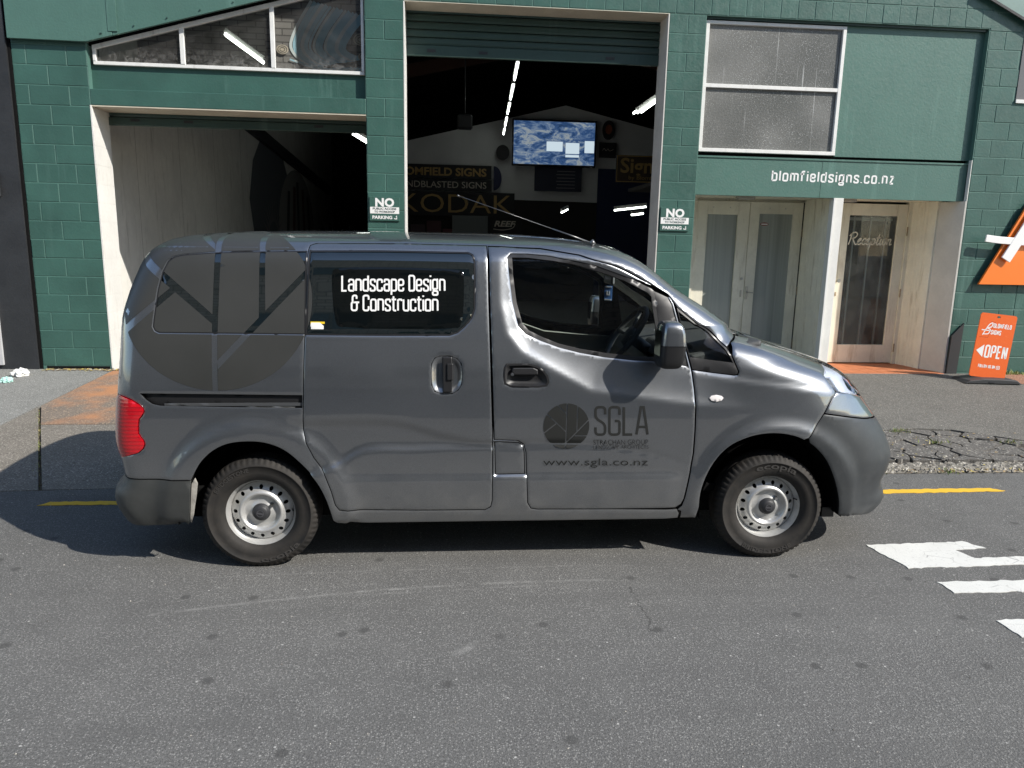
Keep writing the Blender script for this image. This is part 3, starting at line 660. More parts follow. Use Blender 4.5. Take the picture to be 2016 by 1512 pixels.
q = N.n('ShaderNodeBump'); q.inputs['Strength'].default_value = .05; q.inputs['Distance'].default_value = .02; N.l(N.noise(N.obj(), 2.6, 1), q.inputs['Height']); N.l(q.outputs[0], N.p.inputs['Normal'])
def clear_glass(name, tint=(.8, .86, .83), ior=1.5, dirt=0., dirtcol=(.5, .5, .47), rough=.0):
    m = bpy.data.materials.new(name); m.use_nodes = True; t = m.node_tree; t.nodes.clear()
    o = t.nodes.new('ShaderNodeOutputMaterial'); a = t.nodes.new('ShaderNodeBsdfTransparent'); g = t.nodes.new('ShaderNodeBsdfGlossy'); f = t.nodes.new('ShaderNodeFresnel'); x = t.nodes.new('ShaderNodeMixShader')
    a.inputs[0].default_value = (*tint, 1); g.inputs['Roughness'].default_value = rough; f.inputs[0].default_value = ior
    t.links.new(f.outputs[0], x.inputs[0]); t.links.new(a.outputs[0], x.inputs[1]); t.links.new(g.outputs[0], x.inputs[2])
    m['glass'] = 1; last = x.outputs[0]
    t.links.new(last, o.inputs[0]); return m
M_glass = clear_glass('clear_side_glass', (.92, .96, .94))
M_hglass = clear_glass('headlight_lens', (.93, .95, .97), 1.5)
M_red = mat('red_lamp', (.55, .006, .012), .12, 0, spec=.6, coat=1.); N = NT(M_red); v = N.obj(); z = N.sep(v)
N.base(N.mix(N.ramp(N.math('SINE', N.math('MULTIPLY', z[2], 330.)), [(.4, 0.), (.6, .5)]), (.50, .005, .012), (.26, .002, .006)))
N.bump(N.math('SINE', N.math('MULTIPLY', z[2], 330.)), .1, .003)
M_chrome = mat('bright_reflector', (.80, .84, .92), .35, .55)
M_steel = mat('silver_wheel_paint', (.62, .62, .60), .36, .55, spec=.5); N = NT(M_steel); v = N.obj()
N.base(N.mix(N.ramp(N.noise(v, 16, 5, .65), [(.5, 0.), (.8, .7)]), (.60, .60, .585), (.36, .34, .31)))
M_rub = mat('tyre_rubber', (.022, .021, .02), .72, spec=.35); N = NT(M_rub); v = N.obj()
N.base(N.mix(N.ramp(N.noise(v, 9, 6, .7), [(.35, 0.), (.75, 1.)]), (.016, .0155, .015), (.040, .035, .030))); N.bump(N.noise(v, 130, 3), .12, .002)
M_rubt = mat('raised_tyre_lettering', (.045, .042, .039), .6)
M_beige = mat('light_grey_lining', (.85, .85, .78), .8)
M_dash = mat('dark_dashboard', (.055, .058, .06), .6); M_seat = mat('dark_seat_cloth', (.018, .018, .02), .9)
# ------------------------------------------------------------------ van
VX, VY = -0.961, 4.495
van = empty('parked_van', (VX, VY, 0))
tag(van, 'dark grey metallic delivery van with leaf logo and lettering, parked side-on at the kerb', 'van')
def vpanel(name, outline, m, parent=None, holes=(), off=0., step=.032, gap=.0025, flange=.012, roll=.0025, both=True, vstep=None, rows=None):
    """panel of the body skin from an outline in (s, v): dished edges turned inwards, a copy on the far side"""
    parent = parent or van
    o = grow(outline, -gap) if gap else outline; hs = [grow(h, gap) for h in holes]
    ex = [grow(o, -.006)]+[grow(h, .006) for h in hs] if (roll and flange and m in (M_paint, M_bump)) else []
    P, F = fill2d(o, hs, step, vstep, extra=ex, rows=rows)
    B = boundary(F); bset = {i for e in B for i in e}
    V = [surf(s, v, off-(roll if i in bset else 0)) for i, (s, v) in enumerate(P)]
    n = len(V); re = {}
    if flange:
        for i in sorted(bset): re[i] = len(V); V.append(surf(P[i][0], P[i][1], off-flange))
    res = []
    for sgn in ((-1, 1) if both else (-1,)):
        vs = [(x, sgn*y, z) for x, y, z in V]
        fs = [f if sgn < 0 else f[::-1] for f in F]
        k = len(vs)
        # flange uses its own copy of the border so the edge stays crisp
        vs2 = vs+[vs[i] for i in sorted(bset)]; rb = {i: k+j for j, i in enumerate(sorted(bset))}
        ff = [(rb[a], re[a], re[b], rb[b]) for a, b in B] if flange else []
        if sgn > 0: ff = [f[::-1] for f in ff]
        ob = mesh(name, vs2 if flange else vs, fs+ff, m, parent if sgn < 0 else (parent if parent is van else None), smooth=True)
        if flange and m in (M_paint, M_bump):
            ob.data.materials.append(M_void); ob.data.polygons.foreach_set('material_index', [0]*len(fs)+[1]*len(ff))  # turned edges coloured black so the panel gaps read as shade
        if sgn > 0 and parent is not van: ob.parent = FAR.get(parent.name, van)
        res.append(ob)
    if both: FAR[res[0].name] = res[1]
    return res[0]
FAR = {}
def cut(a, b): return a+b
vr = lambda a, b, n: [a+(b-a)*i/n for i in range(n+1)]
# --- unibody: roof, pillars, rear quarter, sill
WS = [(1.92, 1.69), (2.035, 1.62), (2.20, 1.52), (2.365, 1.41), (2.49, 1.30), (2.59, 1.222)]
for k_ in ('archR', 'archF'): T[k_] = smoothpoly(T[k_], 2, False)
def resample(p, idx): return p
FFQ = T['ffq']; D1 = T['door1']; D2 = T['door2']
AP = [(2.59, 1.221), (2.53, 1.234), (2.452, 1.2156)]
tailv = vr(.492, VT, 40)
bodyout = [(s_tail(v), v) for v in tailv]
bodyout += [(s, VT) for s in np.linspace(s_tail(VT), s_nose(VT), 30)[1:]]
bodyout += [(s_nose(v), v) for v in vr(VT, 1.69, 14)[1:]]
bodyout += [(s, 1.69) for s in np.linspace(s_nose(1.69), WS[0][0], 8)[1:]]+WS[1:]
bodyout += AP
ffq_top = FFQ[:4][::-1]                    # lower end to upper corner
bodyout += ffq_top
d1top = D1[0:7][::-1]
bodyout += [(p[0]+.001, p[1]+.004) for p in d1top]
d1left = [D1[0]]+D1[:0:-1][:0]
left = D1[16:][::-1]                        # from the top of the rear edge downwards, notch, bottom
bodyout += [(s-.014, v) if v > .70 else (s, v) for s, v in left]
bodyout += [(2.20, .297), (2.215, .27), (2.215, .237)]
bodyout += [(s, .237) for s in np.linspace(2.0, .55, 8)]+[(.39, .245)]
bodyout += T['archR'][::-1]
body_holes = [D2, T['qwin'], T['fuel'], T['rail'], T['tail'][:-1]+[(-.68, .60), (-.72, .75), (-.68, .915)]]
body = vpanel('body', bodyout, M_paint, holes=body_holes, gap=.002, step=.024)
# --- dark shell behind the gaps
sh = [(s_tail(v), v) for v in vr(.30, VT, 36)]+[(s, VT) for s in np.linspace(s_tail(VT), s_nose(VT), 30)[1:]]+[(s_nose(v), v) for v in vr(VT, .30, 40)[1:]]
sh += [(3.3, .30), (3.12, .30)]+[(p[0]+.02*(p[0]-2.72)/.4, p[1]+.012) for p in T['archF'][::-1]][1:-1]+[(2.28, .27), (.42, .27)]+[(p[0], p[1]+.012) for p in T['archR'][::-1]][1:-1]+[(-.36, .30)]
ws_glass = WS+[(s_nose(v), v) for v in vr(1.222, 1.69, 14)]
vpanel('inner_shell', sh, M_void, holes=[T['fwin'], T['ffqg'], grow(ws_glass[:6]+[(s-.0, v) for s, v in ws_glass[6:]], -.01)], off=-.022, step=.05, gap=0, flange=0)
# --- sliding door with window and handle
door2 = vpanel('sliding_door', D2, M_paint, holes=[T['dwin'], T['h2rec']], step=.018)
dw = vpanel('window', T['dwin'], M_priv, door2, off=-.0045, gap=.004, flange=.01, step=.02)
vpanel('window_seal', grow(T['dwin'], .004), M_seal, door2, holes=[grow(T['dwin'], -.006)], off=-.0015, gap=0, flange=0, step=.03)
# --- front door
door1 = vpanel('front_door', D1, M_paint, holes=[T['fwin']+[], T['h1rec'], T['sail']] if False else [grow(T['fwin'][:6]+[(2.095, 1.492), (2.125, 1.475)]+[p for p in T['sail'][1:5]]+[p for p in T['fwin'][9:]], .0), T['h1rec']], step=.018)
vpanel('window', T['fglass'], M_glass, door1, off=-.014, gap=-.004, flange=0)
vpanel('window_seal', grow(T['fwin'], .006), M_seal, door1, holes=[T['fglass']], off=-.004, gap=0, flange=.014, step=.03)
vpanel('mirror_sail', grow(T['sail'], .004), M_black, door1, off=-.003, gap=0, flange=.01, step=.03)
# --- quarter window behind, small fixed window in front
qw = vpanel('window', T['qwin'], M_priv, off=-.004, gap=.003, flange=.01)
vpanel('window_seal', grow(T['qwin'], .005), M_seal, holes=[grow(T['qwin'], -.004)], off=-.001, gap=0, flange=0, step=.03)
fq = vpanel('quarter_window', T['ffqg'], M_glass, off=-.008, gap=0, flange=0)
vpanel('window_seal', grow(T['ffq'], -.003), M_seal, fq, holes=[T['ffqg']], off=-.003, gap=0, flange=.014, step=.03)
wsg = vpanel('windscreen', ws_glass, M_glass, off=-.004, gap=.0, flange=0, step=.04, both=True)
vpanel('windscreen_band', WS+[(s+.05, v) for s, v in WS[::-1]], M_black, wsg, off=-.003, gap=0, flange=0)
# --- fender, hood, front end
HC = [(2.67, 1.207), (2.77, 1.172), (2.86, 1.147), (2.92, 1.129), (2.993, 1.104), (3.057, 1.084), (3.098, 1.064)]
HL = [(3.098, 1.062), (2.982, 1.0247), (3.003, .982), (3.035, .9435), (3.1215, .9245), (3.3294, .8757), (3.44, .862), (3.50, .90), (3.49, .945), (3.42, .985), (3.30, 1.02), (3.20, 1.042)]
FL = T['fender_l']; BC = T['bumpcut']; AF = T['archF']
fender = FL[:3]                                   # along the door edge is left to the small window
fen = [FL[2]]+FL[3:]+[(2.222, .285), (2.225, .237), (2.30, .237)]+[p for p in AF if p[0] < 2.872 and not (p[0] < 2.33 and p[1] < .25)]+BC[::-1]+[(3.035, .9415), (3.003, .980), (2.980, 1.0247)]+HC[::-1][:1]
fen += HC[::-1][1:]+[(2.59, 1.218), (2.53, 1.231), (2.452, 1.2136)]+FFQ[4:11]
fender = vpanel('front_fender', fen, M_paint, step=.018)
hood = HC+[(3.20, 1.044), (3.30, 1.022), (3.42, .987), (3.55, .972)]+[(s_nose(.968), .968)]+[(s_nose(v), v) for v in vr(.968, 1.205, 12)[1:]]
vpanel('hood', hood, M_paint, step=.04, vstep=.011)
cowl = [(2.59, 1.220), (2.60, 1.212), (2.67, 1.2085)]+[(s_nose(v), v) for v in (1.207, 1.222)]
vpanel('cowl', cowl, M_paint, gap=0, flange=0, step=.05, off=-.004)
hl = vpanel('headlight', HL, M_chrome, off=-.018, gap=.002, flange=0, step=.02)
vpanel('lens', HL, M_hglass, hl, off=-.001, gap=.003, flange=.02, step=.03)
# bright ribs inside the lamp
for i in range(13):
    t = i/12; a = Vector((3.02+.05*t*(1-t)+(.085 if t < .15 else 0)*(1-t/.15)*0+.10*t**1.5*0, 1.02-.085*t)); 
    p0 = (2.992+.045*t, 1.018-.078*t); p1 = (p0[0]+.05, p0[1]-.004)
    m_ = MB(); q = [surf(*p0, -.017), surf(*p1, -.017), surf(p1[0], p1[1]-.0035, -.008), surf(p0[0], p0[1]-.0035, -.008)]
    m_.add([(x, -y, z) for x, y, z in q], [(0, 1, 2, 3)]); m_.build('lamp_rib', M_black, hl)
bowl = [(3.27+.095*math.cos(a), .945+.045*math.sin(a)-.02*math.cos(a)) for a in np.linspace(0, 2*math.pi, 24, endpoint=False)]
vpanel('lamp_bowl', bowl, mat('blue_reflector', (.2, .3, .62), .1, 1.), hl, off=-.015, gap=0, flange=0, step=.02)
grille = [(3.50, .945), (3.50, .90), (3.45, .86), (s_nose(.845), .845), (s_nose(.966), .966), (3.56, .969)]
vpanel('grille', grille, M_black, gap=.002)
btop = [(2.964, .830), (2.996, .887), (3.034, .9395), (3.1215, .9225), (3.3294, .8737), (3.45, .858), (s_nose(.843), .843), (s_nose(.735), .735), (3.48, .745), (3.2299, .7807), (3.0764, .8097)]
vpanel('bumper_upper', btop, M_paint)
bmp = [(2.962, .8265), (3.0764, .8077), (3.2299, .7787), (3.48, .743), (s_nose(.733), .733)]+[(s_nose(v), v) for v in vr(.733, .20, 20)[1:]]+[(3.55, .20), (3.35, .212), (3.20, .235), (3.106, .262)]+[p for p in AF[::-1] if p[0] > 2.876 and p[1] < .7 and p[1] > .27]+[(2.876, .7013), (2.917, .7603)]
vpanel('front_bumper', bmp, M_bump, step=.022, flange=.02)
# --- rear bumper
rb = [(s_tail(v), v) for v in vr(.49, .24, 12)]+[(-.62, .225), (-.45, .232), (-.352, .25), (-.336, .33), (-.318, .49)]
vpanel('rear_bumper', rb[::-1], M_bump2, step=.03, flange=.02)
vpanel('mud_flap', [(-.352, .235), (-.336, .33), (-.318, .47), (-.30, .50), (-.29, .47), (-.302, .40), (-.325, .30)], painted('dusty_flap', (.42, .40, .36), .8, .25, 14., .2, 60.), off=-.012, gap=0, flange=.008, both=False, step=.03)
# --- lamps, rail, fuel flap
TL = T['tail'][:-1]+[(-.655, .598), (-.70, .62), (-.72, .75), (-.70, .89), (-.655, .918)]
tl = vpanel('tail_light', TL, M_red, off=.006, gap=.002, flange=.03, step=.025)
vpanel('sliding_rail', T['rail'], M_black, off=-.018, gap=-.002, flange=0)
rl = [(-.43, .880), (.255, .884), (.255, .868), (-.43, .866)]
r_ = vpanel('rail_strip', rl, mat('grey_rail', (.11, .115, .12), .4, .5), off=-.008, gap=0, flange=.01)
vpanel('rail_slot', [(-.44, .861), (.20, .864), (.20, .855), (-.44, .852)], mat('bright_rail_edge', (.5, .5, .48), .35, .8), r_, off=-.012, gap=0, flange=.004)
vpanel('fuel_flap', T['fuel'], M_paint)
mk = vpanel('side_marker', T['marker'], mat('white_marker_lens', (.80, .76, .74), .2, coat=1.), off=.009, gap=0, flange=.012, step=.012)
c = (2.318, .925)
# --- handles
def dish(name, outline, depth, m, parent, ctr):
    """recess: rings sinking from the outline to a floor"""
    cx = sum(p[0] for p in outline)/len(outline); cy = sum(p[1] for p in outline)/len(outline)
    o = dens(smoothpoly(outline, 1), .012); V = []; F = []; K = [(1, -.002), (.93, -.004), (.80, -depth*.7), (.62, -depth*.97), (.3, -depth)]
    for k, d in K: V += [surf(cx+(p[0]-cx)*k, cy+(p[1]-cy)*k, d) for p in o]
    n = len(o); up = area(o) > 0
    for j in range(len(K)-1):
        for i in range(n):
            f = (j*n+i, j*n+(i+1) % n, (j+1)*n+(i+1) % n, (j+1)*n+i); F.append(f if up else f[::-1])
    F.append(tuple(range((len(K)-1)*n, len(K)*n)) if up else tuple(range((len(K)-1)*n, len(K)*n))[::-1])
    return mesh(name, [(x, -y, z) for x, y, z in V], F, m, parent, smooth=True)
dish('handle_recess', T['h2rec'], .02, M_paint, door2, None)
def bar(name, outline, o0, o1, m, parent, b=.003):
    """raised piece standing between two offsets from the skin"""
    q = outline if area(outline) > 0 else outline[::-1]
    A = [surf(*p, o0) for p in q]; B = [surf(*p, o1) for p in q]; n = len(q)
    vs = [(x, -y, z) for x, y, z in A+B]; fs = [tuple(range(n, 2*n))]+[(i, (i+1) % n, (i+1) % n+n, i+n) for i in range(n)]
    ob = mesh(name, vs, fs, m, parent)
    md = ob.modifiers.new('bevel', 'BEVEL'); md.width = b; md.segments = 2; md.limit_method = 'ANGLE'; md.angle_limit = R(40)
    return ob
bar('handle', T['h2'], -.022, .012, M_black, door2, .005); bar('handle_grip', T['h2b'], -.02, .018, M_black, door2, .004)
h1b = T['h1rec']
dish('handle_recess', T['h1rec'], .022, M_black, door1, None)
bar('handle', T['h1'], -.014, .01, M_black, door1, .006)
hr = grow(T['h1rec'], .006)
vpanel('handle_surround', hr, M_black, door1, holes=[grow(T['h1rec'], -.004)], off=.002, gap=0, flange=.006, both=False, step=.02)
kx, kz = 1.29, 1.035
lk = MB(); p = surf(kx, kz, -.006); lk.tube([(p[0], -p[1], p[2]), (p[0], -p[1]-.014, p[2])], .0085, 14); lk.build('lock', mat('lock_metal', (.5, .5, .5), .3, 1.), door1)
# --- mirror (near and far)
def mirror(sgn):
    rt = MB(); vs, fs = superell(2.072, 0, 1.205, .056, .088, .118, .42)
    def shp(v):
        x, y, z = v; k = (z-1.205)/.118
        x += .012*k*0; x2 = 2.072+(x-2.072)*(1-.10*max(0, k)+.06*max(0, -k))+(.0 if x < 2.072 else .018*(1-k*k))
        return (x2, sgn*(.915+y), z)
    V = [shp(v) for v in vs]; fs = fs if sgn < 0 else [f[::-1] for f in fs]
    up = [f for f in fs if sum(V[i][2] for i in f)/4 > 1.178]; lo = [f for f in fs if f not in set(up)]
    def pick(fs_, V_):
        us = sorted({i for f in fs_ for i in f}); rr = {a: i for i, a in enumerate(us)}; return [V_[i] for i in us], [tuple(rr[i] for i in f[::-1]) for f in fs_ if len({tuple(V_[i]) for i in f}) > 2]
    h = mesh('mirror_housing', *pick(up, V), M_paint, door1 if sgn < 0 else FAR[door1.name], smooth=True)
    W = [(2.072+(x-2.072)*(1.0 if z > 1.14 else 1.0), y, z-.003) for x, y, z in V]
    mesh('mirror_base', *pick(lo, W), M_black, h, smooth=True)
    a = MB(); a.box(2.06, 2.13, min(sgn*.82, sgn*.87), max(sgn*.82, sgn*.87), 1.10, 1.17, .012); a.build('mirror_arm', M_black, h)
    g = MB(); g.add([(2.0145, sgn*.865, 1.15), (2.0145, sgn*.965, 1.15), (2.0145, sgn*.965, 1.275), (2.0145, sgn*.865, 1.275)], [(0, 1, 2, 3)]); g.build('mirror_glass', mat('mirror_face', (.25, .27, .28), .08, 1.), h)
mirror(-1); mirror(1)
# --- antenna
an = MB(); an.tube([(1.751, -.5, 1.69), (1.735, -.5, 1.712)], .014, 12); an.tube([(1.74, -.5, 1.70), (1.52, -.5, 1.771)], .0035, 8); an.tube([(1.52, -.5, 1.771), (1.015, -.5, 1.931)], .0016, 6); an.tube([(1.02, -.5, 1.929), (1.009, -.5, 1.933)], .004, 6)
an.build('antenna', mat('antenna_metal', (.2, .2, .2), .35, .8), van, smooth=True)
# --- rear window (far from view)
vpanel('rear_window', [(s_tail(1.28), 1.28), (-.74, 1.28), (-.70, 1.52), (s_tail(1.52), 1.52)][::-1], M_priv, off=.002, gap=0, flange=0, step=.05)
# --- underbody, wheel housings
u = MB(); u.box(-.62, 3.3, -.60, .60, .20, .34); u.box(.42, 2.26, -.78, .78, .245, .33); u.box(.55, 2.1, -.3, .3, .16, .21); u.build('underbody', M_void, van)
for wx in (0., 2.725):
    for sg in (-1, 1):
        h = MB(); A = [R(-8+196*i/24) for i in range(25)]
        vs = [(wx+.405*math.cos(a), sg*y, .30+.41*math.sin(a)) for a in A for y in (.84, .50)]
        h.add(vs, [(2*i, 2*i+1, 2*i+3, 2*i+2) for i in range(24)])
        b0 = [(wx+.41*math.cos(a), sg*.50, .30+.415*math.sin(a)) for a in A]
        h.add(b0+[(wx, sg*.50, .3)], [(i, i+1, 25) for i in range(24)]); h.build('wheel_liner', M_void, van)
fl = MB(); fl.box(3.07, 3.14, -.74, -.66, .205, .262); fl.build('air_deflector', M_black, van)
# --- interior
lin = MB()
vpanel('headliner', [(s, v) for s, v in ((-.3, 1.66), (1.95, 1.66), (1.86, 1.70), (s_nose(1.76), 1.76), (s_nose(VT)-.01, VT), (-.3, VT))], M_beige, off=-.045, gap=0, flange=0, step=.08)
ap = [(s-.10, v) for s, v in WS]+[(s-.012, v) for s, v in WS[::-1]]
vpanel('pillar_lining', ap, M_beige, off=-.04, gap=0, flange=.02, step=.05)
vpanel('door_lining', [(1.26, .45), (2.2, .45), (2.2, 1.06), (1.65, 1.10), (1.36, 1.20), (1.28, 1.26)], mat('grey_door_lining', (.26, .28, .26), .7), off=-.075, gap=0, flange=.03, step=.08)
d = MB(); d.prism([(2.10, .75), (2.10, 1.02), (2.16, 1.10), (2.30, 1.13), (2.46, 1.17), (2.66, 1.205), (2.62, .75)], -.70, .70); d.build('dashboard', M_dash, van, bevel=.02)
d = MB(); d.prism([(2.10, 1.09), (2.17, 1.155), (2.32, 1.16), (2.34, 1.10)], -.56, -.18); d.build('instrument_hood', M_dash, van, bevel=.015)
stw = MB(); ctr = Vector((1.99, -.36, 1.19)); ax = Vector((-.82, 0, .57)).normalized(); e1 = Vector((0, 1, 0)); e2 = ax.cross(e1)
pts = [ctr+(e1*math.cos(a)+e2*math.sin(a))*.178 for a in np.linspace(0, 2*math.pi, 41)]
stw.tube(pts, .0155, 10, False)
for a in (R(0), R(180), R(250), R(290)): stw.tube([ctr-ax*.03, ctr+(e1*math.cos(a)+e2*math.sin(a))*.17], .012, 8)
stw.tube([ctr-ax*.035, ctr-ax*.002], [.07, .055], 20); stw.tube([ctr-ax*.03, ctr-ax*.22], .035, 12)
stw.build('steering_wheel', M_dash, van, smooth=True)
for sy in (-.36, .36):
    st = MB(); st.add(*superell(1.52, sy, .72, .27, .24, .10, .4)); sb = st.build('seat', M_seat, van, smooth=True)
    bk = MB(); vs, fs = superell(0, 0, 0, .075, .235, .33, .45); a = R(-16)
    bk.add([(1.27+x*math.cos(a)+z*math.sin(a), sy+y, 1.02-x*math.sin(a)+z*math.cos(a)) for x, y, z in vs], fs); bk.build('backrest', M_seat, sb, smooth=True)
    hb = MB(); hb.add(*superell(1.165, sy, 1.42, .05, .125, .085, .5)); hb.build('headrest', M_seat, sb, smooth=True)
rv = MB(); rv.box(1.945, 1.965, -.115, .115, 1.455, 1.522, .008); rvo = rv.build('rear_view_mirror', mat('grey_mirror_back', (.16, .165, .17), .45), van); rvo.rotation_euler = (0, 0, 0)
g = MB(); g.tube([(1.96, 0, 1.52), (2.04, 0, 1.60)], .009, 8); g.build('mirror_stem', M_black, rvo)
g = MB(); g.box(1.952, 1.955, -.024, .024, 1.352, 1.443, .0); tagm = mat('blue_tag', (.10, .25, .62), .5)
fr = g.build('air_freshener', tagm, van); fr.rotation_euler = (0, 0, 0)
fr.location = (1.953, 0, 0)
fr.data.transform(Matrix.Translation((-1.953, 0, 0))); fr.rotation_euler = (0, 0, R(62))
for (y0, y1, z0, z1) in ((-.021, .021, 1.355, 1.362), (-.021, .021, 1.434, 1.440), (-.010, .010, 1.385, 1.392), (-.010, -.004, 1.392, 1.412), (.004, .010, 1.392, 1.412)):
    q = MB(); q.box(-.0032, .0032, y0, y1, z0, z1); q.build('tag_print', M_white, fr)
fb = MB(); fb.box(-.6, 2.6, -.72, .72, .36, .40); fb.build('floor', M_void, van)
bh = MB(); bh.prism([(-.74, .4), (.74, .4), (.74, 1.1), (.60, 1.60), (-.60, 1.60), (-.74, 1.1)], .98, 1.0, 'x'); bh.build('bulkhead', M_void, van)
# --- wheels
def wheel_parts():
    Rt, W = .2985, .0925
    prof_ = [(.176, .060), (.184, .076), (.200, .088), (.225, .0935), (.2575, .0915), (.2585, .0935), (.2615, .0925), (.268, .087), (.279, .080), (.2885, .071), (.2945, .060), (Rt, .044), (Rt, .030), (Rt-.007, .028), (Rt-.007, .022), (Rt, .020), (Rt, .004), (Rt-.007, .003), (Rt-.007, -.003), (Rt, -.004), (Rt, -.044), (.2885, -.071), (.25, -.092), (.2, -.088), (.176, -.06)]
    n = 240; V = []; F = []
    for i in range(n):
        a = 2*math.pi*i/n
        for j, (r, y) in enumerate(prof_):
            rr = r
            if 8 <= j <= 10 and i % 4 == 0: rr = r-.007
            V.append((rr*math.cos(a), -y, max(rr*math.sin(a), -.2925)))
    k = len(prof_)
    for i in range(n):
        for j in range(k-1): F.append((i*k+j, ((i+1) % n)*k+j, ((i+1) % n)*k+j+1, i*k+j+1))
    tyre = (V, F)
    def lathe(pr, n=72):
        V = [(r*math.cos(2*math.pi*i/n), -y, r*math.sin(2*math.pi*i/n)) for i in range(n) for r, y in pr]; k = len(pr)
        return V, [(i*k+j, ((i+1) % n)*k+j, ((i+1) % n)*k+j+1, i*k+j+1) for i in range(n) for j in range(k-1)]
    rim = lathe([(.179, .062), (.1845, .074), (.1955, .078), (.1965, .073), (.190, .070), (.181, .064), (.176, .050), (.170, .034), (.1615, .026), (.158, .010), (.155, -.03), (.165, -.06), (.176, -.06)])
    # pierced disc
    def dz(r): return smooth_tab([(.0, .046), (.045, .046), (.062, .038), (.085, .036), (.094, .054), (.104, .060), (.112, .054), (.124, .040), (.140, .031), (.152, .024), (.162, .012)], r)
    th = np.linspace(0, 2*math.pi, 64, endpoint=False)
    outer = [(.158*math.cos(a), .158*math.sin(a)) for a in th]
    holes = []
    for i in range(16):
        a = 2*math.pi*(i+.5)/16
        if True:
            c = (.1335*math.cos(a), .1335*math.sin(a)); holes.append([(c[0]+.0118*math.cos(t)*math.cos(a)-.0098*math.sin(t)*math.sin(a), c[1]+.0118*math.cos(t)*math.sin(a)+.0098*math.sin(t)*math.cos(a)) for t in np.linspace(0, 2*math.pi, 14, endpoint=False)])
    P, F = fill2d(outer, holes, .0075)
    V = [(x, -dz(math.hypot(x, y))-.0035*math.cos(4*math.atan2(y, x))*sstep(.05, .065, math.hypot(x, y))*sstep(.09, .08, math.hypot(x, y)), y) for x, y in P]
    return tyre, rim, (V, F), lathe
tyre, rim, disc, lathe = wheel_parts()
first = {}
def ring_text(txt, rmid, h, a0, a1, parent, flip=False):
    """raised lettering bent round the sidewall"""
    Vt, Ft = fonttext(txt, abs(a1-a0)*rmid, h, .02)
    V = []
    for x, y in Vt:
        if flip: a = a0+x/rmid; r = rmid+h/2-y
        else: a = a0-x/rmid; r = rmid-h/2+y
        V.append((r*math.cos(a), -(.0946+.001-.09*abs(r-.232)**1.6), r*math.sin(a)))
    mesh('sidewall_lettering', V, Ft, M_rubt, parent)
meshes = {}
def wheel(x, y, sgn, spin, steer=0.):
    w_ = empty('wheel', (x, y, .2925), 0, van)
    w_.rotation_euler = (0, 0, steer+(math.pi if sgn > 0 else 0))
    def part(nm, VF, m, par, sm=True, rot=0.):
        if nm not in meshes:
            ob = mesh(nm, VF[0], VF[1], m, par, smooth=sm); meshes[nm] = ob.data
        else: ob = link(nm, meshes[nm], None, par)
        return ob
    ty = part('tyre', tyre, M_rub, w_)
    r0 = part('rim', rim, M_steel, w_); r0.rotation_euler = (0, spin, 0)
    dc = part('wheel_disc', disc, M_steel, r0)
    hb = part('hub_cap', lathe([(.0, .074), (.024, .0745), (.028, .072), (.034, .071), (.038, .066), (.041, .056), (.046, .052), (.048, .030)], 32), mat('hub_black', (.03, .031, .034), .5) if 'hub_cap' not in meshes else None, r0)
    part('hub_emblem', (lambda q: q)(ring_emblem()), mat('hub_emblem_grey', (.12, .12, .13), .4, .5) if 'hub_emblem' not in meshes else None, hb, False)
    for k in range(4):
        a = R(45+90*k); nt_ = MB(); nt_.tube([(.064*math.cos(a), -.026, .064*math.sin(a)), (.064*math.cos(a), -.056, .064*math.sin(a))], [.0115, .009], 6)
        part('wheel_nut', (nt_.v, nt_.f), mat('nut_steel', (.6, .6, .58), .3, 1.) if 'wheel_nut' not in meshes else None, r0, False)
    vl = MB(); vl.tube([(.150, -.03, .04), (.158, -.058, .043)], .004, 8); part('valve', (vl.v, vl.f), M_black if 'valve' not in meshes else None, r0)
    return w_, ty
def ring_emblem():
    V, F = stroke([(.017*math.cos(a), .017*math.sin(a)) for a in np.linspace(0, 2*math.pi, 25)], .004)
    V2, F2 = stroke([(-.018, .0), (.018, .0)], .009)
    b = len(V); return [(x, -.0762, z) for x, z in V+V2], F+[tuple(i+b for i in f) for f in F2]
w1, ty1 = wheel(0., -.742, -1, R(12)); w2, ty2 = wheel(2.725, -.742, -1, R(0), R(-4)); wheel(0., .742, 1, 0); wheel(2.725, .742, 1, 0)
ring_text('ecopia', .243, .030, R(113), R(58), ty2); ring_text('BRIDGESTONE', .243, .024, R(237), R(303), ty2, True)
ring_text('BRIDGESTONE', .243, .022, R(150), R(100), ty1); ring_text('ecopia', .243, .028, R(270), R(322), ty1, True)
# --- lettering and logos laid on the skin
def decal(name, VF, o, e, u, m, parent, off=.0014, maxlen=.02):
    """flat lettering mapped on to the skin: o baseline left, e baseline right, u top left, all in (s, v)"""
    V, F = VF; x1 = max(v[0] for v in V); 
    def mp(a, b): return (o[0]+(e[0]-o[0])*a+(u[0]-o[0])*b, o[1]+(e[1]-o[1])*a+(u[1]-o[1])*b)
    vs = []
    for x, y in V:
        x_, y_, z_ = surf(*mp(x, y), off); vs.append((x_, -y_, z_))
    return mesh(name, vs, F, m, parent, smooth=False)
def fit(VF):
    """normalise to a unit box: width 1, cap height 1"""
    V, F = VF; x0 = min(v[0] for v in V); x1 = max(v[0] for v in V); return [((x-x0)/(x1-x0), y) for x, y in V], F
def lt(txt, o, e, u, m, parent, t, gap, name='lettering', off=.0014):
    wd = math.hypot(e[0]-o[0], e[1]-o[1]); h = math.hypot(u[0]-o[0], u[1]-o[1])
    V, F = linetext(txt, wd, h, t, gap, .012); decal(name, ([(x/wd, y/h) for x, y in V], F), o, e, u, m, parent, off)
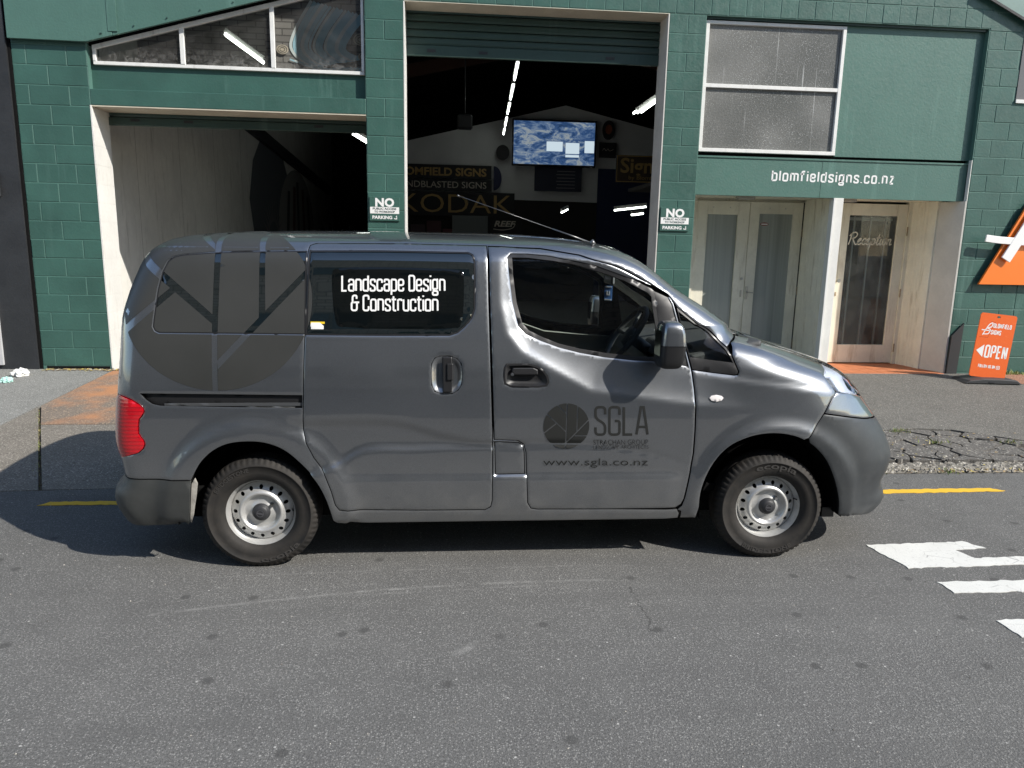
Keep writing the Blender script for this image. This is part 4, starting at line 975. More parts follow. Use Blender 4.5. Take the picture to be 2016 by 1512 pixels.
def ft(txt, o, e, u, m, parent, bold=0., name='lettering'):
    V, F = fonttext(txt, 1., 1., bold); decal(name, (V, F), o, e, u, m, parent, .0048)
q = T['txt_land']; lt('Landscape Design', *q, M_white, dw, .105, .165, off=-.0006)
q = T['txt_con']; lt('& Construction', *q, M_white, dw, .105, .165, off=-.0006)
q = T['txt_sgla']; lt('SGLA', *q, M_logo, door1, .085, .16)
ft('STRACHAN GROUP', *T['txt_sg'], M_logo, door1, -.012); ft('LANDSCAPE ARCHITECTS', *T['txt_la'], M_logo, door1, -.012)
q = T['txt_www']; ft('www.sgla.co.nz', q[0], q[1], (q[2][0], q[2][1]), M_logo, door1, -.006)
def leaf_logo(name, pieces, m, parent, off, clip=None, step=.02):
    """disc cut by branch strips; pieces already in (s, v): outline and strips"""
    outer, strips = pieces
    P, F = fill2d(outer, [], step, extra=strips); 
    cen = np.array([P[list(f)].mean(0) for f in F]); k = np.ones(len(F), bool)
    for st in strips: k &= ~inside(cen, st)
    if clip: k &= clip(cen)
    F = [f for f, a in zip(F, k) if a]
    vs = [surf(s, v, off) for s, v in P]; return mesh(name, [(x, -y, z) for x, y, z in vs], F, m, parent, smooth=True)
cx, cz = T['logo_c'][0]; rx = T['logo_c'][1][0]-cx; rz = T['logo_c'][2][1]-cz
circ = [(cx+rx*math.cos(a), cz+rz*math.sin(a)) for a in np.linspace(0, 2*math.pi, 60, endpoint=False)]
def L_(pts, wd=.024): return [(cx+x*rx, cz+y*rz) for x, y in strip(pts, wd)]
def strip(p, wd):
    (x0, y0), (x1, y1) = p; l = math.hypot(x1-x0, y1-y0); nx, ny = -(y1-y0)/l*wd, (x1-x0)/l*wd
    return [(x0+nx, y0+ny), (x0-nx, y0-ny), (x1-nx, y1-ny), (x1+nx, y1+ny)]
small = [L_(((.0, -1.05), (.0, 1.05))), L_(((0, -.25), (-.92, .58))), L_(((-.45, .12), (-1.0, -.32))), L_(((0, .55), (-.5, 1.0))), L_(((0, -.75), (1.0, .32))), L_(((.47, -.22), (.47, 1.0))), L_(((.38, -.42), (1.05, -.42)))]
leaf_logo('leaf_logo', (circ, small), M_logo, door1, .0028, None, .009)
# large leaf on the rear quarter, over panel, glass and roof edge
cc = T['circle']; bx, bz = cc[0]; brx = cc[1][0]-bx; brz = bz-cc[3][1]
def bigv(a):   # the disc runs on over the roof edge
    return bz+brz*math.sin(a)
bigc = []
for a in np.linspace(0, 2*math.pi, 90, endpoint=False):
    s, v = bx+brx*1.02*math.cos(a), bigv(a)
    bigc.append((max(s, s_tail(min(v, VT))+.02), min(v, VT-.03)))
S_ = {k[3:]: T[k] for k in T if k.startswith('st_')}
def ext(poly, i, j, k): return poly
trunk = [S_['top_trunk'][1], S_['trunk'][0], S_['trunk'][1], (S_['trunk'][2][0], S_['trunk'][2][1]-.02), (S_['trunk'][3][0], S_['trunk'][3][1]-.02), S_['trunk'][4], S_['trunk'][5], S_['top_trunk'][0]]
tt = S_['top_trunk']; trunk = [(tt[1][0]+.03, VT-.02)]+trunk+[(tt[0][0]+.03, VT-.02)]
b2 = S_['b2']; b2 = [b2[0], (b2[1][0]+.05, b2[1][1]+.05), (b2[2][0]+.05, b2[2][1]+.05), b2[3]]
bv = S_['b2v']; tb = S_['top_b2']; b2v = [bv[0], bv[1], tb[1], (tb[1][0]+.02, VT-.02), (tb[0][0]+.02, VT-.02), tb[0], bv[2], bv[3]]
b3 = S_['b3']; b3 = [b3[0], (-.61, 1.685), (-.64, 1.65), b3[3]]
b4 = S_['b4']; b4 = [b4[0], (b4[1][0]-.03, b4[1][1]-.03), (b4[2][0]-.03, b4[2][1]-.03), b4[3]]
tbr = S_['top_b']; top_b = [(tbr[0][0]-.10, VT-.02), (tbr[1][0]-.07, VT-.02), tbr[1], tbr[3], tbr[2], tbr[0]]
strips = [trunk, b2, b2v, b3, b4, top_b]
qwi = grow(T['qwin'], -.004); qwo = grow(T['qwin'], .006); d2o = grow(D2, .003); d2i = grow(D2, -.005); dwi = grow(T['dwin'], -.007); dwo = grow(T['dwin'], .006)
ex = [qwi, qwo, d2o, d2i, dwi, dwo]
def lg(name, parent, off, clip): return leaf_logo(name, (bigc, strips+ex), M_wrap, parent, off, clip, .03)
# (the extra outlines above only guide the cut; each piece is kept by its own test)
def leaf_piece(name, parent, off, keep):
    P, F = fill2d(bigc, [], .03, extra=strips+ex)
    cen = np.array([P[list(f)].mean(0) for f in F]); k = keep(cen)
    for st in strips: k &= ~inside(cen, st)
    F = [f for f, a in zip(F, k) if a]; used = sorted({i for f in F for i in f}); re = {a: i for i, a in enumerate(used)}
    vs = [surf(P[i][0], P[i][1], off) for i in used]
    return mesh(name, [(x, -y, z) for x, y, z in vs], [tuple(re[i] for i in f) for f in F], M_wrap, parent, smooth=True)
leaf_piece('leaf_graphic', body, .0012, lambda c: ~inside(c, qwo) & ~inside(c, d2o))
leaf_piece('leaf_graphic', qw, -.0028, lambda c: inside(c, qwi))
leaf_piece('leaf_graphic', dw, -.0028, lambda c: inside(c, dwi))
leaf_piece('leaf_graphic', door2, .0012, lambda c: inside(c, d2i) & ~inside(c, dwo))
# sticker on the sliding door glass
st = T['sticker']
def rect(a, b, c, d): return [(st[0][0]+(st[1][0]-st[0][0])*x, st[3][1]+(st[0][1]-st[3][1])*y) for x, y in ((a, b), (c, b), (c, d), (a, d))]
sk = vpanel('sticker', rect(0, 0, 1, 1), M_white, dw, off=-.0025, gap=0, flange=0, both=False)
vpanel('sticker_header', rect(0, .74, 1, 1), mat('yellow_print', (.8, .55, .02), .5), sk, off=-.0020, gap=0, flange=0, both=False)
for i in range(4): vpanel('sticker_text', rect(.06, .1+.15*i, .6, .18+.15*i), mat('blue_grey_print', (.25, .32, .42), .5), sk, off=-.0020, gap=0, flange=0, both=False)
vpanel('sticker_symbol', rect(.70, .08, .94, .62), M_black, sk, off=-.0020, gap=0, flange=0, both=False)
vpanel('sticker_symbol', rect(.75, .30, .89, .40), M_white, sk, off=-.0015, gap=0, flange=0, both=False)

# darker inner opening seen through the sliding door glass
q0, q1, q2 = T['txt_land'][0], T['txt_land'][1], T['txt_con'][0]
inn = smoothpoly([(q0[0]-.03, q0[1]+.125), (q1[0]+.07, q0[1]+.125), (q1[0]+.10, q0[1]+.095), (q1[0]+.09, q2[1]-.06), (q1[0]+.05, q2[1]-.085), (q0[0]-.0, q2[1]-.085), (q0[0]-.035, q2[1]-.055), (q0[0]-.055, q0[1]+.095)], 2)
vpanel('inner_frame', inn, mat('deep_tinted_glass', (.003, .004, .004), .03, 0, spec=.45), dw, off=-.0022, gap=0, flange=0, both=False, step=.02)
# ------------------------------------------------------------------ workshop building
YF = 8.56
def green_mat(name, base, var=.14):
    m = painted(name, base, .42, var, 2.2, .35, 42., None, .5); N = NT(m); v = world_pos(N)
    prev = N.p.inputs['Base Color'].links[0].from_socket
    # each block a shade apart, pale runs from the joints, chalky bloom
    r = N.n('ShaderNodeObjectInfo').outputs['Random']
    c = N.mix(N.ramp(r, [(0., .0), (1., .30)]), prev, tuple(x*.72 for x in base))
    run = N.math('MULTIPLY', N.ramp(N.noise(N.scale(v, (7, 7, .45)), 1.3, 5, .65), [(.56, 0.), (.72, .5)]), N.ramp(N.noise(v, .9, 2), [(.45, 0.), (.6, 1.)]))
    c = N.mix(run, c, tuple(min(1, x*1.5+.05) for x in base))
    sp = N.math('MULTIPLY', N.ramp(N.voro(v, 5.5), [(.03, 1.), (.05, 0.)]), N.ramp(N.sep(N.voro(v, 5.5, out=1))[0], [(.72, 0.), (.76, .8)]))
    c = N.mix(sp, c, tuple(x*.4 for x in base)); N.base(c)
    return m
M_green = green_mat('green_masonry_paint', (.046, .118, .096)); M_green2 = green_mat('green_board_paint', (.082, .172, .142), .05)
M_greend = green_mat('dark_green_door_paint', (.035, .072, .062), .1)
M_joint = painted('green_joint_paint', (.080, .175, .146), .6, .1, 4., .2, 80.)
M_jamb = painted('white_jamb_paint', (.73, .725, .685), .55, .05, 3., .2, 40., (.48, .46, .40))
M_cream = painted('cream_timber_paint', (.84, .80, .66), .5, .07, 4., .12, 30., (.40, .33, .22))
M_alu = painted('white_window_frame', (.78, .78, .75), .45, .06, 8., .05, 60., (.42, .40, .36))
M_dkwall = painted('black_wall_paint', (.025, .027, .030), .55, .2, 3., .3, 50.)
BL = Vector((1.3, YF, .2))
bld = empty('workshop_building', BL)
tag(bld, 'green painted block workshop with open roller doors and a cream reception entrance', 'building')
def bp(o):
    """world-coordinate part of the building"""
    o.location = -BL; return o
# ---- block walls: every block is a sub-part of its wall
blockmesh = {}
def block(w_, h_, d=.05):
    k = (round(w_, 3), round(h_, 3))
    if k not in blockmesh:
        c = .0035; f = [(-w_/2, -h_/2), (w_/2, -h_/2), (w_/2, h_/2), (-w_/2, h_/2)]; g = [(x-math.copysign(c, x), z-math.copysign(c, z)) for x, z in f]
        V = [(x, 0, z) for x, z in g]+[(x, c, z) for x, z in f]+[(x, d, z) for x, z in f]
        F = [(0, 1, 2, 3)]+[(a+4, (a+1) % 4+4, (a+1) % 4, a) for a in range(4)]+[(a+8, (a+1) % 4+8, (a+1) % 4+4, a+4) for a in range(4)]
        me = bpy.data.meshes.new('block'); me.from_pydata(V, [], F); me.materials.append(M_green); blockmesh[k] = me
    return blockmesh[k]
def courses(wall, x0, x1, z0, z1, start=0, hgt=.2, pat=None, clip=None, joint=.0085):
    """lay blocks between x0 and x1; pat(row) -> list of block lengths"""
    z = z0; r = start
    while z < z1-.03:
        h = min(hgt, z1-z); x = x0; ls = pat(r) if pat else None; i = 0
        while x < x1-.02:
            L = ls[i % len(ls)] if ls else (.4 if (i or r % 2 == 0) else .2)
            L = min(L, x1-x); i += 1
            if x1-(x+L) < .06: L = x1-x
            if not clip or clip(x+L/2, z+h/2):
                o = bpy.data.objects.new('block', block(L-joint, h-joint)); COL.objects.link(o); o.parent = wall
                o.location = (x+L/2, YF+random.uniform(-.0012, .0012), z+h/2); o.rotation_euler = (random.uniform(-.003, .003), 0, random.uniform(-.002, .002))
            x += L
        z += h; r += 1
def wallpart(name, poly, y0=YF+.004, y1=YF+.30, m=None):
    b = MB(); b.prism(poly, y0, y1); return bp(b.build(name, m or M_joint, bld))
def rect(x0, x1, z0, z1): return [(x0, z0), (x1, z0), (x1, z1), (x0, z1)]
wl = wallpart('pier', rect(-4.54, -3.79, .1, 3.68)); courses(wl, -4.54, -3.79, .235, 3.68, 0, .2, lambda r: [.345, .405] if r % 2 else [.14, .405, .205])
f_ = MB(); f_.box(-4.50, -3.82, YF+.0, YF+.03, .13, .232); ft_ = bp(f_.build('footing_shadow_strip', M_void, bld))  # solid black strip, shade at the pier foot put in as colour
wc = wallpart('pillar', rect(-.90, -.487, .1, 4.42)); courses(wc, -.90, -.487, .03, 4.42, 0, .2, lambda r: [.413] if r % 2 == 0 else [.2065, .2065])
wr = wallpart('pillar', rect(2.445, 2.868, .1, 4.23)); courses(wr, 2.445, 2.868, .03, 4.23, 1, .2, lambda r: [.423] if r % 2 == 0 else [.2115, .2115])
wb = wallpart('lintel', rect(-.487, 6.30, 4.234, 5.6)); courses(wb, -.487, 6.30, 4.236, 4.436, 0, .2, lambda r: [.2]); courses(wb, -.487, 6.30, 4.436, 4.70, 0, .2, lambda r: [.4])
wq = wallpart('wall', rect(6.225, 12., .1, 5.6))
courses(wq, 6.23, 7.9, .21, 4.62, 0, .2, lambda r: ([.2, .4] if r % 2 else [.4]) if r % 4 else [.4], clip=lambda x, z: not (x > 6.66 and 3.44 < z < 4.2) and z < 4.63-.42*(x-6.20))
# sheet-metal barge on the right slope
b = MB(); b.prism([(6.02, 4.60), (8.2, 3.62), (8.2, 5.2), (6.02, 5.2)], YF-.05, YF-.012); bp(b.build('barge_sheet', painted('grey_green_sheet', (.20, .30, .27), .5, .1, 3., .1, 30.), bld))
b = MB(); b.prism([(6.00, 4.585), (8.2, 3.595), (8.2, 3.625), (6.00, 4.615)], YF-.065, YF-.0505); bp(b.build('barge_edge', M_dkwall, bld))
# small window cut by the right edge
b = MB(); b.box(6.66, 8., YF-.006, YF+.02, 3.47, 4.2); sw = bp(b.build('side_window', mat('dull_pane', (.14, .135, .13), .2), bld))
b = MB(); b.box(6.655, 8., YF-.02, YF-.007, 3.435, 3.475); b.build('sill', M_alu, sw)
# ---- left bay: beam, clerestory window, cladding
beam = MB(); beam.box(-3.79, -.90, YF, YF+.30, 3.052, 3.216); beam = bp(beam.build('door_beam', M_green, bld, bevel=.006))
b2_ = MB(); b2_.box(-3.79, -.90, YF+.082, YF+.30, 3.2162, 3.47); b2_.build('beam_upper', M_green, beam)
b2_ = MB(); b2_.prism([(-3.79, 3.05), (-.905, 3.05), (-.905, 3.0505), (-3.79, 3.0505)], YF, YF+.39); 
b = MB(); b.box(-3.785, -.902, YF+.004, YF+.40, 3.040, 3.0515); bp(b.build('soffit', painted('cream_soffit_paint', (.60, .55, .44), .6, .08, 4.), bld))
b = MB(); b.box(-3.80, -3.785, YF-.002, YF+.40, .13, 3.051); bp(b.build('jamb', M_jamb, bld))
for i in range(14):   # jamb courses: shallow joints
    q = MB(); q.box(-3.7855, -3.7835, YF+.002, YF+.395, .235+.2*i+.0045, .235+.2*(i+1)-.0045); q.build('jamb_block', M_jamb, bld).location = -BL
sl_ = lambda x: 3.66+(x+3.75)*.2685
wy = YF+.05
M_dirty = clear_glass('dirty_clerestory_glass', (.80, .82, .80), 1.45)
def dirt_or_haze(m, amount, tone=(.36, .35, .33), zlow=3.475, hgt=.22):
    t = m.node_tree; x = [n for n in t.nodes if n.type == 'MIX_SHADER'][0]; o = [n for n in t.nodes if n.type == 'OUTPUT_MATERIAL'][0]
    class Q(NT):
        def __init__(s): s.t = t
    N = Q(); v = N.n('ShaderNodeNewGeometry').outputs['Position']; z = N.sep(v)[2]
    low = N.ramp(N.math('DIVIDE', N.math('SUBTRACT', z, zlow), hgt), [(0., 1.), (1., 0.)])
    n = N.noise(v, 16, 7, .72, .8); n2 = N.noise(v, 3.5, 4, .6); fine = N.noise(v, 90, 5, .7)
    f = N.math('ADD', N.math('MULTIPLY', N.ramp(n, [(.45, 0.), (.7, 1.)]), N.math('MULTIPLY', low, .55)), N.math('MULTIPLY', N.ramp(fine, [(.4, .5), (.7, 1.)]), N.math('MULTIPLY', N.ramp(n2, [(.3, .12), (.7, 1.)]), amount)))
    d = N.n('ShaderNodeBsdfDiffuse'); d.inputs[0].default_value = (*tone, 1); mx = N.n('ShaderNodeMixShader'); N.l(f, mx.inputs[0]); N.l(x.outputs[0], mx.inputs[1]); N.l(d.outputs[0], mx.inputs[2]); N.l(mx.outputs[0], o.inputs[0])
dirt_or_haze(M_dirty, .17)
cw = bp(MB().box(-3.75, -.915, wy-.004, wy+.05, 3.470, 3.505).build('clerestory_window', M_alu, bld, bevel=.003))
for x0, x1 in ((-3.75, -2.83), (-2.83, -1.885), (-1.885, -.93)):
    p = MB(); p.add([(x0+.01, wy+.02, 3.50), (x1-.01, wy+.02, 3.50), (x1-.01, wy+.02, sl_(x1)-.03), (x0+.01, wy+.02, sl_(x0)-.03)], [(0, 1, 2, 3)]); p.build('pane', M_dirty, cw)
for x, w_ in ((-3.735, .03), (-2.83, .045), (-1.885, .045), (-.93, .03)):
    p = MB(); p.prism([(x-w_/2, 3.5052), (x+w_/2, 3.5052), (x+w_/2, sl_(x)-.002), (x-w_/2, sl_(x)-.002)], wy-.008, wy+.045); p.build('mullion', M_alu, cw, bevel=.003)
p = MB(); p.prism([(-3.75, sl_(-3.75)-.045), (-.915, sl_(-.915)-.045), (-.915, sl_(-.915)), (-3.75, sl_(-3.75))], wy-.012, wy+.05); p.build('head_rail', M_alu, cw, bevel=.003)
cl_ = MB(); cl_.prism([(-4.54, 3.672), (-3.80, 3.668), (-3.75, sl_(-3.75)+.012), (-3.495, sl_(-3.495)+.012), (-3.495, 5.6), (-4.54, 5.6)], YF-.06, YF-.02); cl_ = bp(cl_.build('cladding', M_green2, bld, bevel=.004))
q = MB(); q.prism([(-3.49, sl_(-3.49)+.012), (-.905, sl_(-.905)+.012), (-.905, 5.6), (-3.49, 5.6)], YF-.055, YF-.02); q.build('cladding_sheet', M_green2, cl_)
q = MB(); q.box(-3.53, -3.435, YF-.066, YF-.0605, 3.78, 5.6); q.build('cladding_seam', M_green2, cl_)
for i in range(9):
    x = -3.95+i*.34 if i else -3.6; q = MB(); q.tube([(x, YF-.066, sl_(x)+.055), (x, YF-.05, sl_(x)+.055)], .007, 8); q.build('screw', M_greend, cl_)
b = MB(); b.prism([(-4.54, 3.5), (-.487, 3.5), (-.487, 5.6), (-4.54, 5.6)], YF+.11, YF+.12)
b = MB(); b.prism([(-3.79, 3.66), (-.90, 4.44), (-.90, 5.6), (-3.79, 5.6)], YF+.06, YF+.11); bp(b.build('upper_lining', M_void, bld))
# ---- roller doors
def roller(name, x0, x1, zb, y, n, pitch, label=None, rail=.12):
    r = MB(); r.box(x0, x1, y-.018, y+.018, zb, zb+rail, .006); root = bp(r.build(name, M_greend, bld))
    for i in range(n):
        z = zb+rail+pitch*i; P = [(y+.010, z+.002), (y-.004, z+.006), (y-.012, z+pitch*.3), (y-.012, z+pitch*.72), (y-.004, z+pitch-.006), (y+.010, z+pitch-.002)]
        s_ = MB(); s_.prism(P, x0+.01, x1-.01, 'x'); s_.build('slat', M_greend, root)
    for k in (.1, .3, .8):
        t = MB(); t.box(x0+(x1-x0)*k-.05, x0+(x1-x0)*k+.05, y-.022, y-.0185, zb+.045, zb+.075); t.build('lift_handle', M_dkwall, root)
    return root
roller('roller_door', -.487, 2.445, 3.752, YF+.33, 8, .083)
roller('roller_door', -3.785, -.90, 2.905, YF+.40, 4, .083, rail=.09)
b = MB(); b.box(-.478, 2.445, YF+.002, YF+.36, 4.228, 4.2335); bp(b.build('soffit', painted('cream_soffit_paint', (.60, .55, .44), .6, .08, 4.), bld))
for x0, x1 in ((-.4868, -.474), (2.432, 2.4448)):
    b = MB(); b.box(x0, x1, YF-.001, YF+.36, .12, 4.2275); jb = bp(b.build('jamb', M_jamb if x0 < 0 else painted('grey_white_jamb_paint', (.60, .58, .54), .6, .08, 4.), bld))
    for i in range(20):
        q = MB(); X_ = x1 if x0 < 0 else x0; q.box(X_-.001, X_+.001, YF+.003, YF+.285, .235+.2*i+.004, min(.235+.2*(i+1)-.004, 4.22)); q.build('jamb_block', jb.data.materials[0], jb)
t_ = textobj('notice', fonttext('NO', .045, .028, .02), (2.4318, YF+.13, 1.80), M_black, bld, ax=(0, -1, 0)); bp(t_)
t_ = textobj('notice', fonttext('ENTRY', .085, .030, .02), (2.4318, YF+.15, 1.755), M_black, bld, ax=(0, -1, 0)); bp(t_)
# ---- reception bay
ry = YF+.07
pn = bp(MB().box(4.545, 6.29, ry, ry+.05, 2.775, 4.234).build('panel', M_green2, bld))
b = MB(); b.box(2.868, 6.29, ry+.052, ry+.10, 2.72, 4.234); bp(b.build('bay_backing', M_void, bld))
b = MB(); b.prism([(6.262, 2.775), (6.29, 2.775), (6.29, 4.234), (2.868, 4.234), (2.868, 4.21), (6.262, 4.21)], YF+.035, ry-.0005); bp(b.build('bay_trim', M_greend, bld))
M_obs = mat('rain_spotted_obscure_glass', (.2, .2, .2), .22, spec=.5); N = NT(M_obs); v = world_pos(N); zz = N.sep(v)
base = N.ramp(N.noise(v, 1.15, 1.5, .5), [(.30, (.055, .06, .056)), (.52, (.12, .122, .115)), (.72, (.24, .24, .228))])
spot = N.math('MULTIPLY', N.ramp(N.voro(N.scale(v, (1, 1, .75)), 105.), [(.14, 1.), (.34, 0.)]), N.ramp(N.sep(N.voro(N.scale(v, (1, 1, .75)), 105., out=1))[0], [(.40, 0.), (.8, 1.)]))
spot = N.math('MULTIPLY', spot, N.ramp(N.noise(v, 2.4, 3), [(.36, .08), (.60, 1.)]))
run = N.math('MULTIPLY', N.ramp(N.noise(N.scale(v, (26, 1, .35)), 1.0, 2), [(.66, 0.), (.70, .5)]), N.ramp(N.noise(v, 2., 2), [(.45, 0.), (.6, 1.)]))
fr_ = N.ramp(N.noise(v, 70, 5, .75), [(.35, 0.), (.75, .45)])
c = N.mix(fr_, base, (.34, .34, .32)); c = N.mix(N.math('MAXIMUM', spot, run), c, (.66, .67, .66)); N.base(c); N.bump(N.noise(v, 60, 3), .25, .01)
wd = bp(MB().box(2.885, 4.535, ry-.022, ry+.04, 2.785, 2.825).build('reception_window', M_alu, bld, bevel=.003))
for z0, z1 in ((2.825, 3.49), (3.53, 4.17)):
    p = MB(); p.add([(2.92, ry+.012, z0), (4.50, ry+.012, z0), (4.50, ry+.012, z1), (2.92, ry+.012, z1)], [(0, 1, 2, 3)]); p.build('pane', M_obs, wd)
for (a, b_, c, d) in ((2.925, 4.495, 3.49, 3.53), (2.925, 4.495, 4.165, 4.20)): MB().box(a, b_, ry-.018, ry+.036, c, d).build('rail', M_alu, wd, bevel=.003)
for x in (2.885, 4.495): MB().box(x, x+.04, ry-.02, ry+.038, 2.8252, 4.2).build('stile', M_alu, wd, bevel=.003)
fs = bp(MB().box(2.872, 6.215, YF+.06, YF+.12, 2.30, 2.722).build('fascia', M_green2, bld))
MB().box(2.872, 6.215, YF+.05, YF+.14, 2.7225, 2.742).build('ledge', M_green2, fs)
MB().box(4.40, 4.404, YF+.0585, YF+.0605, 2.302, 2.72).build('fascia_seam', M_greend, fs)
textobj('lettering', linetext('blomfieldsigns.co.nz', 1.52, .128, .15, .28), (3.79, YF+.058, 2.475), M_white, fs)
b = MB(); b.box(2.86, 6.22, YF+.125, 9.46, 2.318, 2.33); bp(b.build('entrance_ceiling', M_cream, bld))
for x in (3.55, 4.86):
    q = MB(); q.box(x, x+.22, YF+.42, YF+.52, 2.285, 2.3175, .006); bp(q.build('closer_bracket', painted('grey_bracket', (.42, .41, .38), .5), bld))
M_doorglass = mat('dim_door_glass', (.15, .17, .155), .06, spec=.6); N = NT(M_doorglass); v = world_pos(N)
N.base(N.mix(N.ramp(N.noise(N.scale(v, (14, 1, .25)), 1., 3), [(.35, 0.), (.65, 1.)]), (.26, .285, .262), (.38, .40, .37)))
def door(name, x0, x1, y, z0, z1, st, top, bot, glass, knob=None):
    root = bp(MB().box(x0, x0+st, y, y+.04, z0, z1).build(name, M_cream, bld, bevel=.003))
    MB().box(x1-st, x1, y, y+.04, z0, z1).build('stile', M_cream, root, bevel=.003)
    MB().box(x0+st, x1-st, y, y+.04, z1-top, z1).build('top_rail', M_cream, root, bevel=.003)
    MB().box(x0+st, x1-st, y, y+.04, z0, z0+bot).build('bottom_rail', M_cream, root, bevel=.003)
    MB().add([(x0+st-.01, y+.022, z0+bot-.01), (x1-st+.01, y+.022, z0+bot-.01), (x1-st+.01, y+.022, z1-top+.01), (x0+st-.01, y+.022, z1-top+.01)], [(0, 1, 2, 3)]).build('pane', glass, root)
    return root
dy = 9.40; zt = 2.285
M_hinge = painted('rusty_hinge', (.35, .27, .17), .6, .3, 30.)
M_metal = mat('worn_chrome', (.55, .54, .5), .3, 1.)
b = MB(); b.box(2.9, 3.17, dy-.02, dy+.06, .2, 2.317); b.box(2.9, 4.64, dy+.045, dy+.09, 2.29, 2.317); bp(b.build('door_frame', M_cream, bld))
dl = door('door', 3.175, 3.885, dy, .21, zt, .155, .17, .22, M_doorglass); dr = door('door', 3.89, 4.60, dy, .21, zt, .13, .15, .22, M_doorglass)
for dd, x in ((dl, 3.165), (dr, 4.607)):
    for z in (.45, 1.15, 1.9): q = MB(); q.tube([(x, dy-.006, z-.05), (x, dy-.006, z+.05)], .009, 8); q.build('hinge', M_hinge, dd)
MB().box(3.90, 3.935, dy-.012, dy-.0005, 1.03, 1.20, .004).build('lock_plate', M_metal, dr)
q = MB(); q.tube([(3.917, dy-.012, 1.125), (3.917, dy-.05, 1.125), (4.0, dy-.055, 1.12)], .008, 8); q.build('lever_handle', M_metal, dr)
q = MB(); q.tube([(3.84, dy-.012, 1.30), (3.84, dy, 1.30)], .017, 12); q.build('deadlock', M_metal, dl)
MB().box(3.835, 3.85, dy-.01, dy-.0005, 1.06, 1.15).build('latch', M_metal, dl)
for dd, xs in ((dl, (3.40, 3.62)), (dr, (4.15, 4.36))):
    for x in xs: q = MB(); q.tube([(x, dy-.004, 2.205), (x, dy+.0, 2.205)], .008, 8); q.build('screw_cap', M_metal, dd)
el = [(.055*math.cos(a), .021*math.sin(a)) for a in np.linspace(0, 2*math.pi, 24, endpoint=False)]
e_ = MB(); e_.add([(4.10+x, dy+.0195, 2.005+z) for x, z in el], [tuple(range(24))]); e_ = e_.build('alarm_sticker', mat('dark_red_print', (.25, .03, .03), .4), dr)
e_.data.flip_normals() if False else None
MB().box(4.058, 4.142, dy+.017, dy+.0185, 1.996, 2.012).build('sticker_band', M_white, e_)
# tongue-and-groove walls, white post, splayed right jamb
tg = empty('board_wall', (4.62, 9.0, .2), 0, bld); tg.location = Vector((4.62, 9.0, .2))-BL
n = 8
for i in range(n):
    y0 = 8.70+(dy-8.70)*i/n; y1 = 8.70+(dy-8.70)*(i+1)/n
    q = MB(); q.box(4.612, 4.64, y0+.002, y1-.002, .2, 2.317, .003); o = q.build('board', M_cream, tg); o.location = (-4.62, -9.0, -.2)
ps = bp(MB().box(4.575, 4.70, YF+.045, YF+.14, .19, 2.30).build('post', M_jamb, bld, bevel=.004)); MB().box(4.57, 4.592, YF+.03, YF+.0445, .19, 2.30).build('post_bead', M_alu, ps)
b = MB(); b.box(4.645, 4.70, YF+.141, 9.30, .2, 2.317); bp(b.build('return_wall', M_cream, bld))
dy2 = 9.28
RG = clear_glass('reception_glass', (.80, .85, .82), 1.5); dirt_or_haze(RG, .32, (.60, .64, .58), .2, .3)  # pale haze mixed into the pane to brighten the dim lobby view
rd = door('door', 5.05, 5.955, dy2, .215, 2.29, .125, .15, .24, RG)
b = MB(); b.box(4.70, 5.045, dy2-.01, dy2+.06, .2, 2.317); b.box(5.958, 6.02, dy2-.02, dy2+.06, .2, 2.317); bp(b.build('door_frame', M_cream, bld))
q = MB(); q.tube([(5.085, dy2-.05, 1.30), (5.085, dy2, 1.30)], [.026, .014], 14); q.build('door_knob', M_metal, rd)
MB().box(5.07, 5.09, dy2-.008, dy2-.0005, 1.10, 1.15, .003).build('lock', M_hinge, rd)
for z in (.42, 1.15, 1.95): q = MB(); q.tube([(5.962, dy2-.022, z-.055), (5.962, dy2-.022, z+.055)], .009, 8); q.build('hinge', M_hinge, rd)
for x in (5.305, 5.525, 5.735): MB().box(x-.010, x+.010, dy2+.10, dy2+.115, .30, 2.13).build('security_bar', M_alu, rd)
for z in (.33, 2.10): MB().box(5.18, 5.83, dy2+.1155, dy2+.125, z-.02, z+.02).build('bar_rail', M_alu, rd)
def script(txt_paths, h, w_): pass
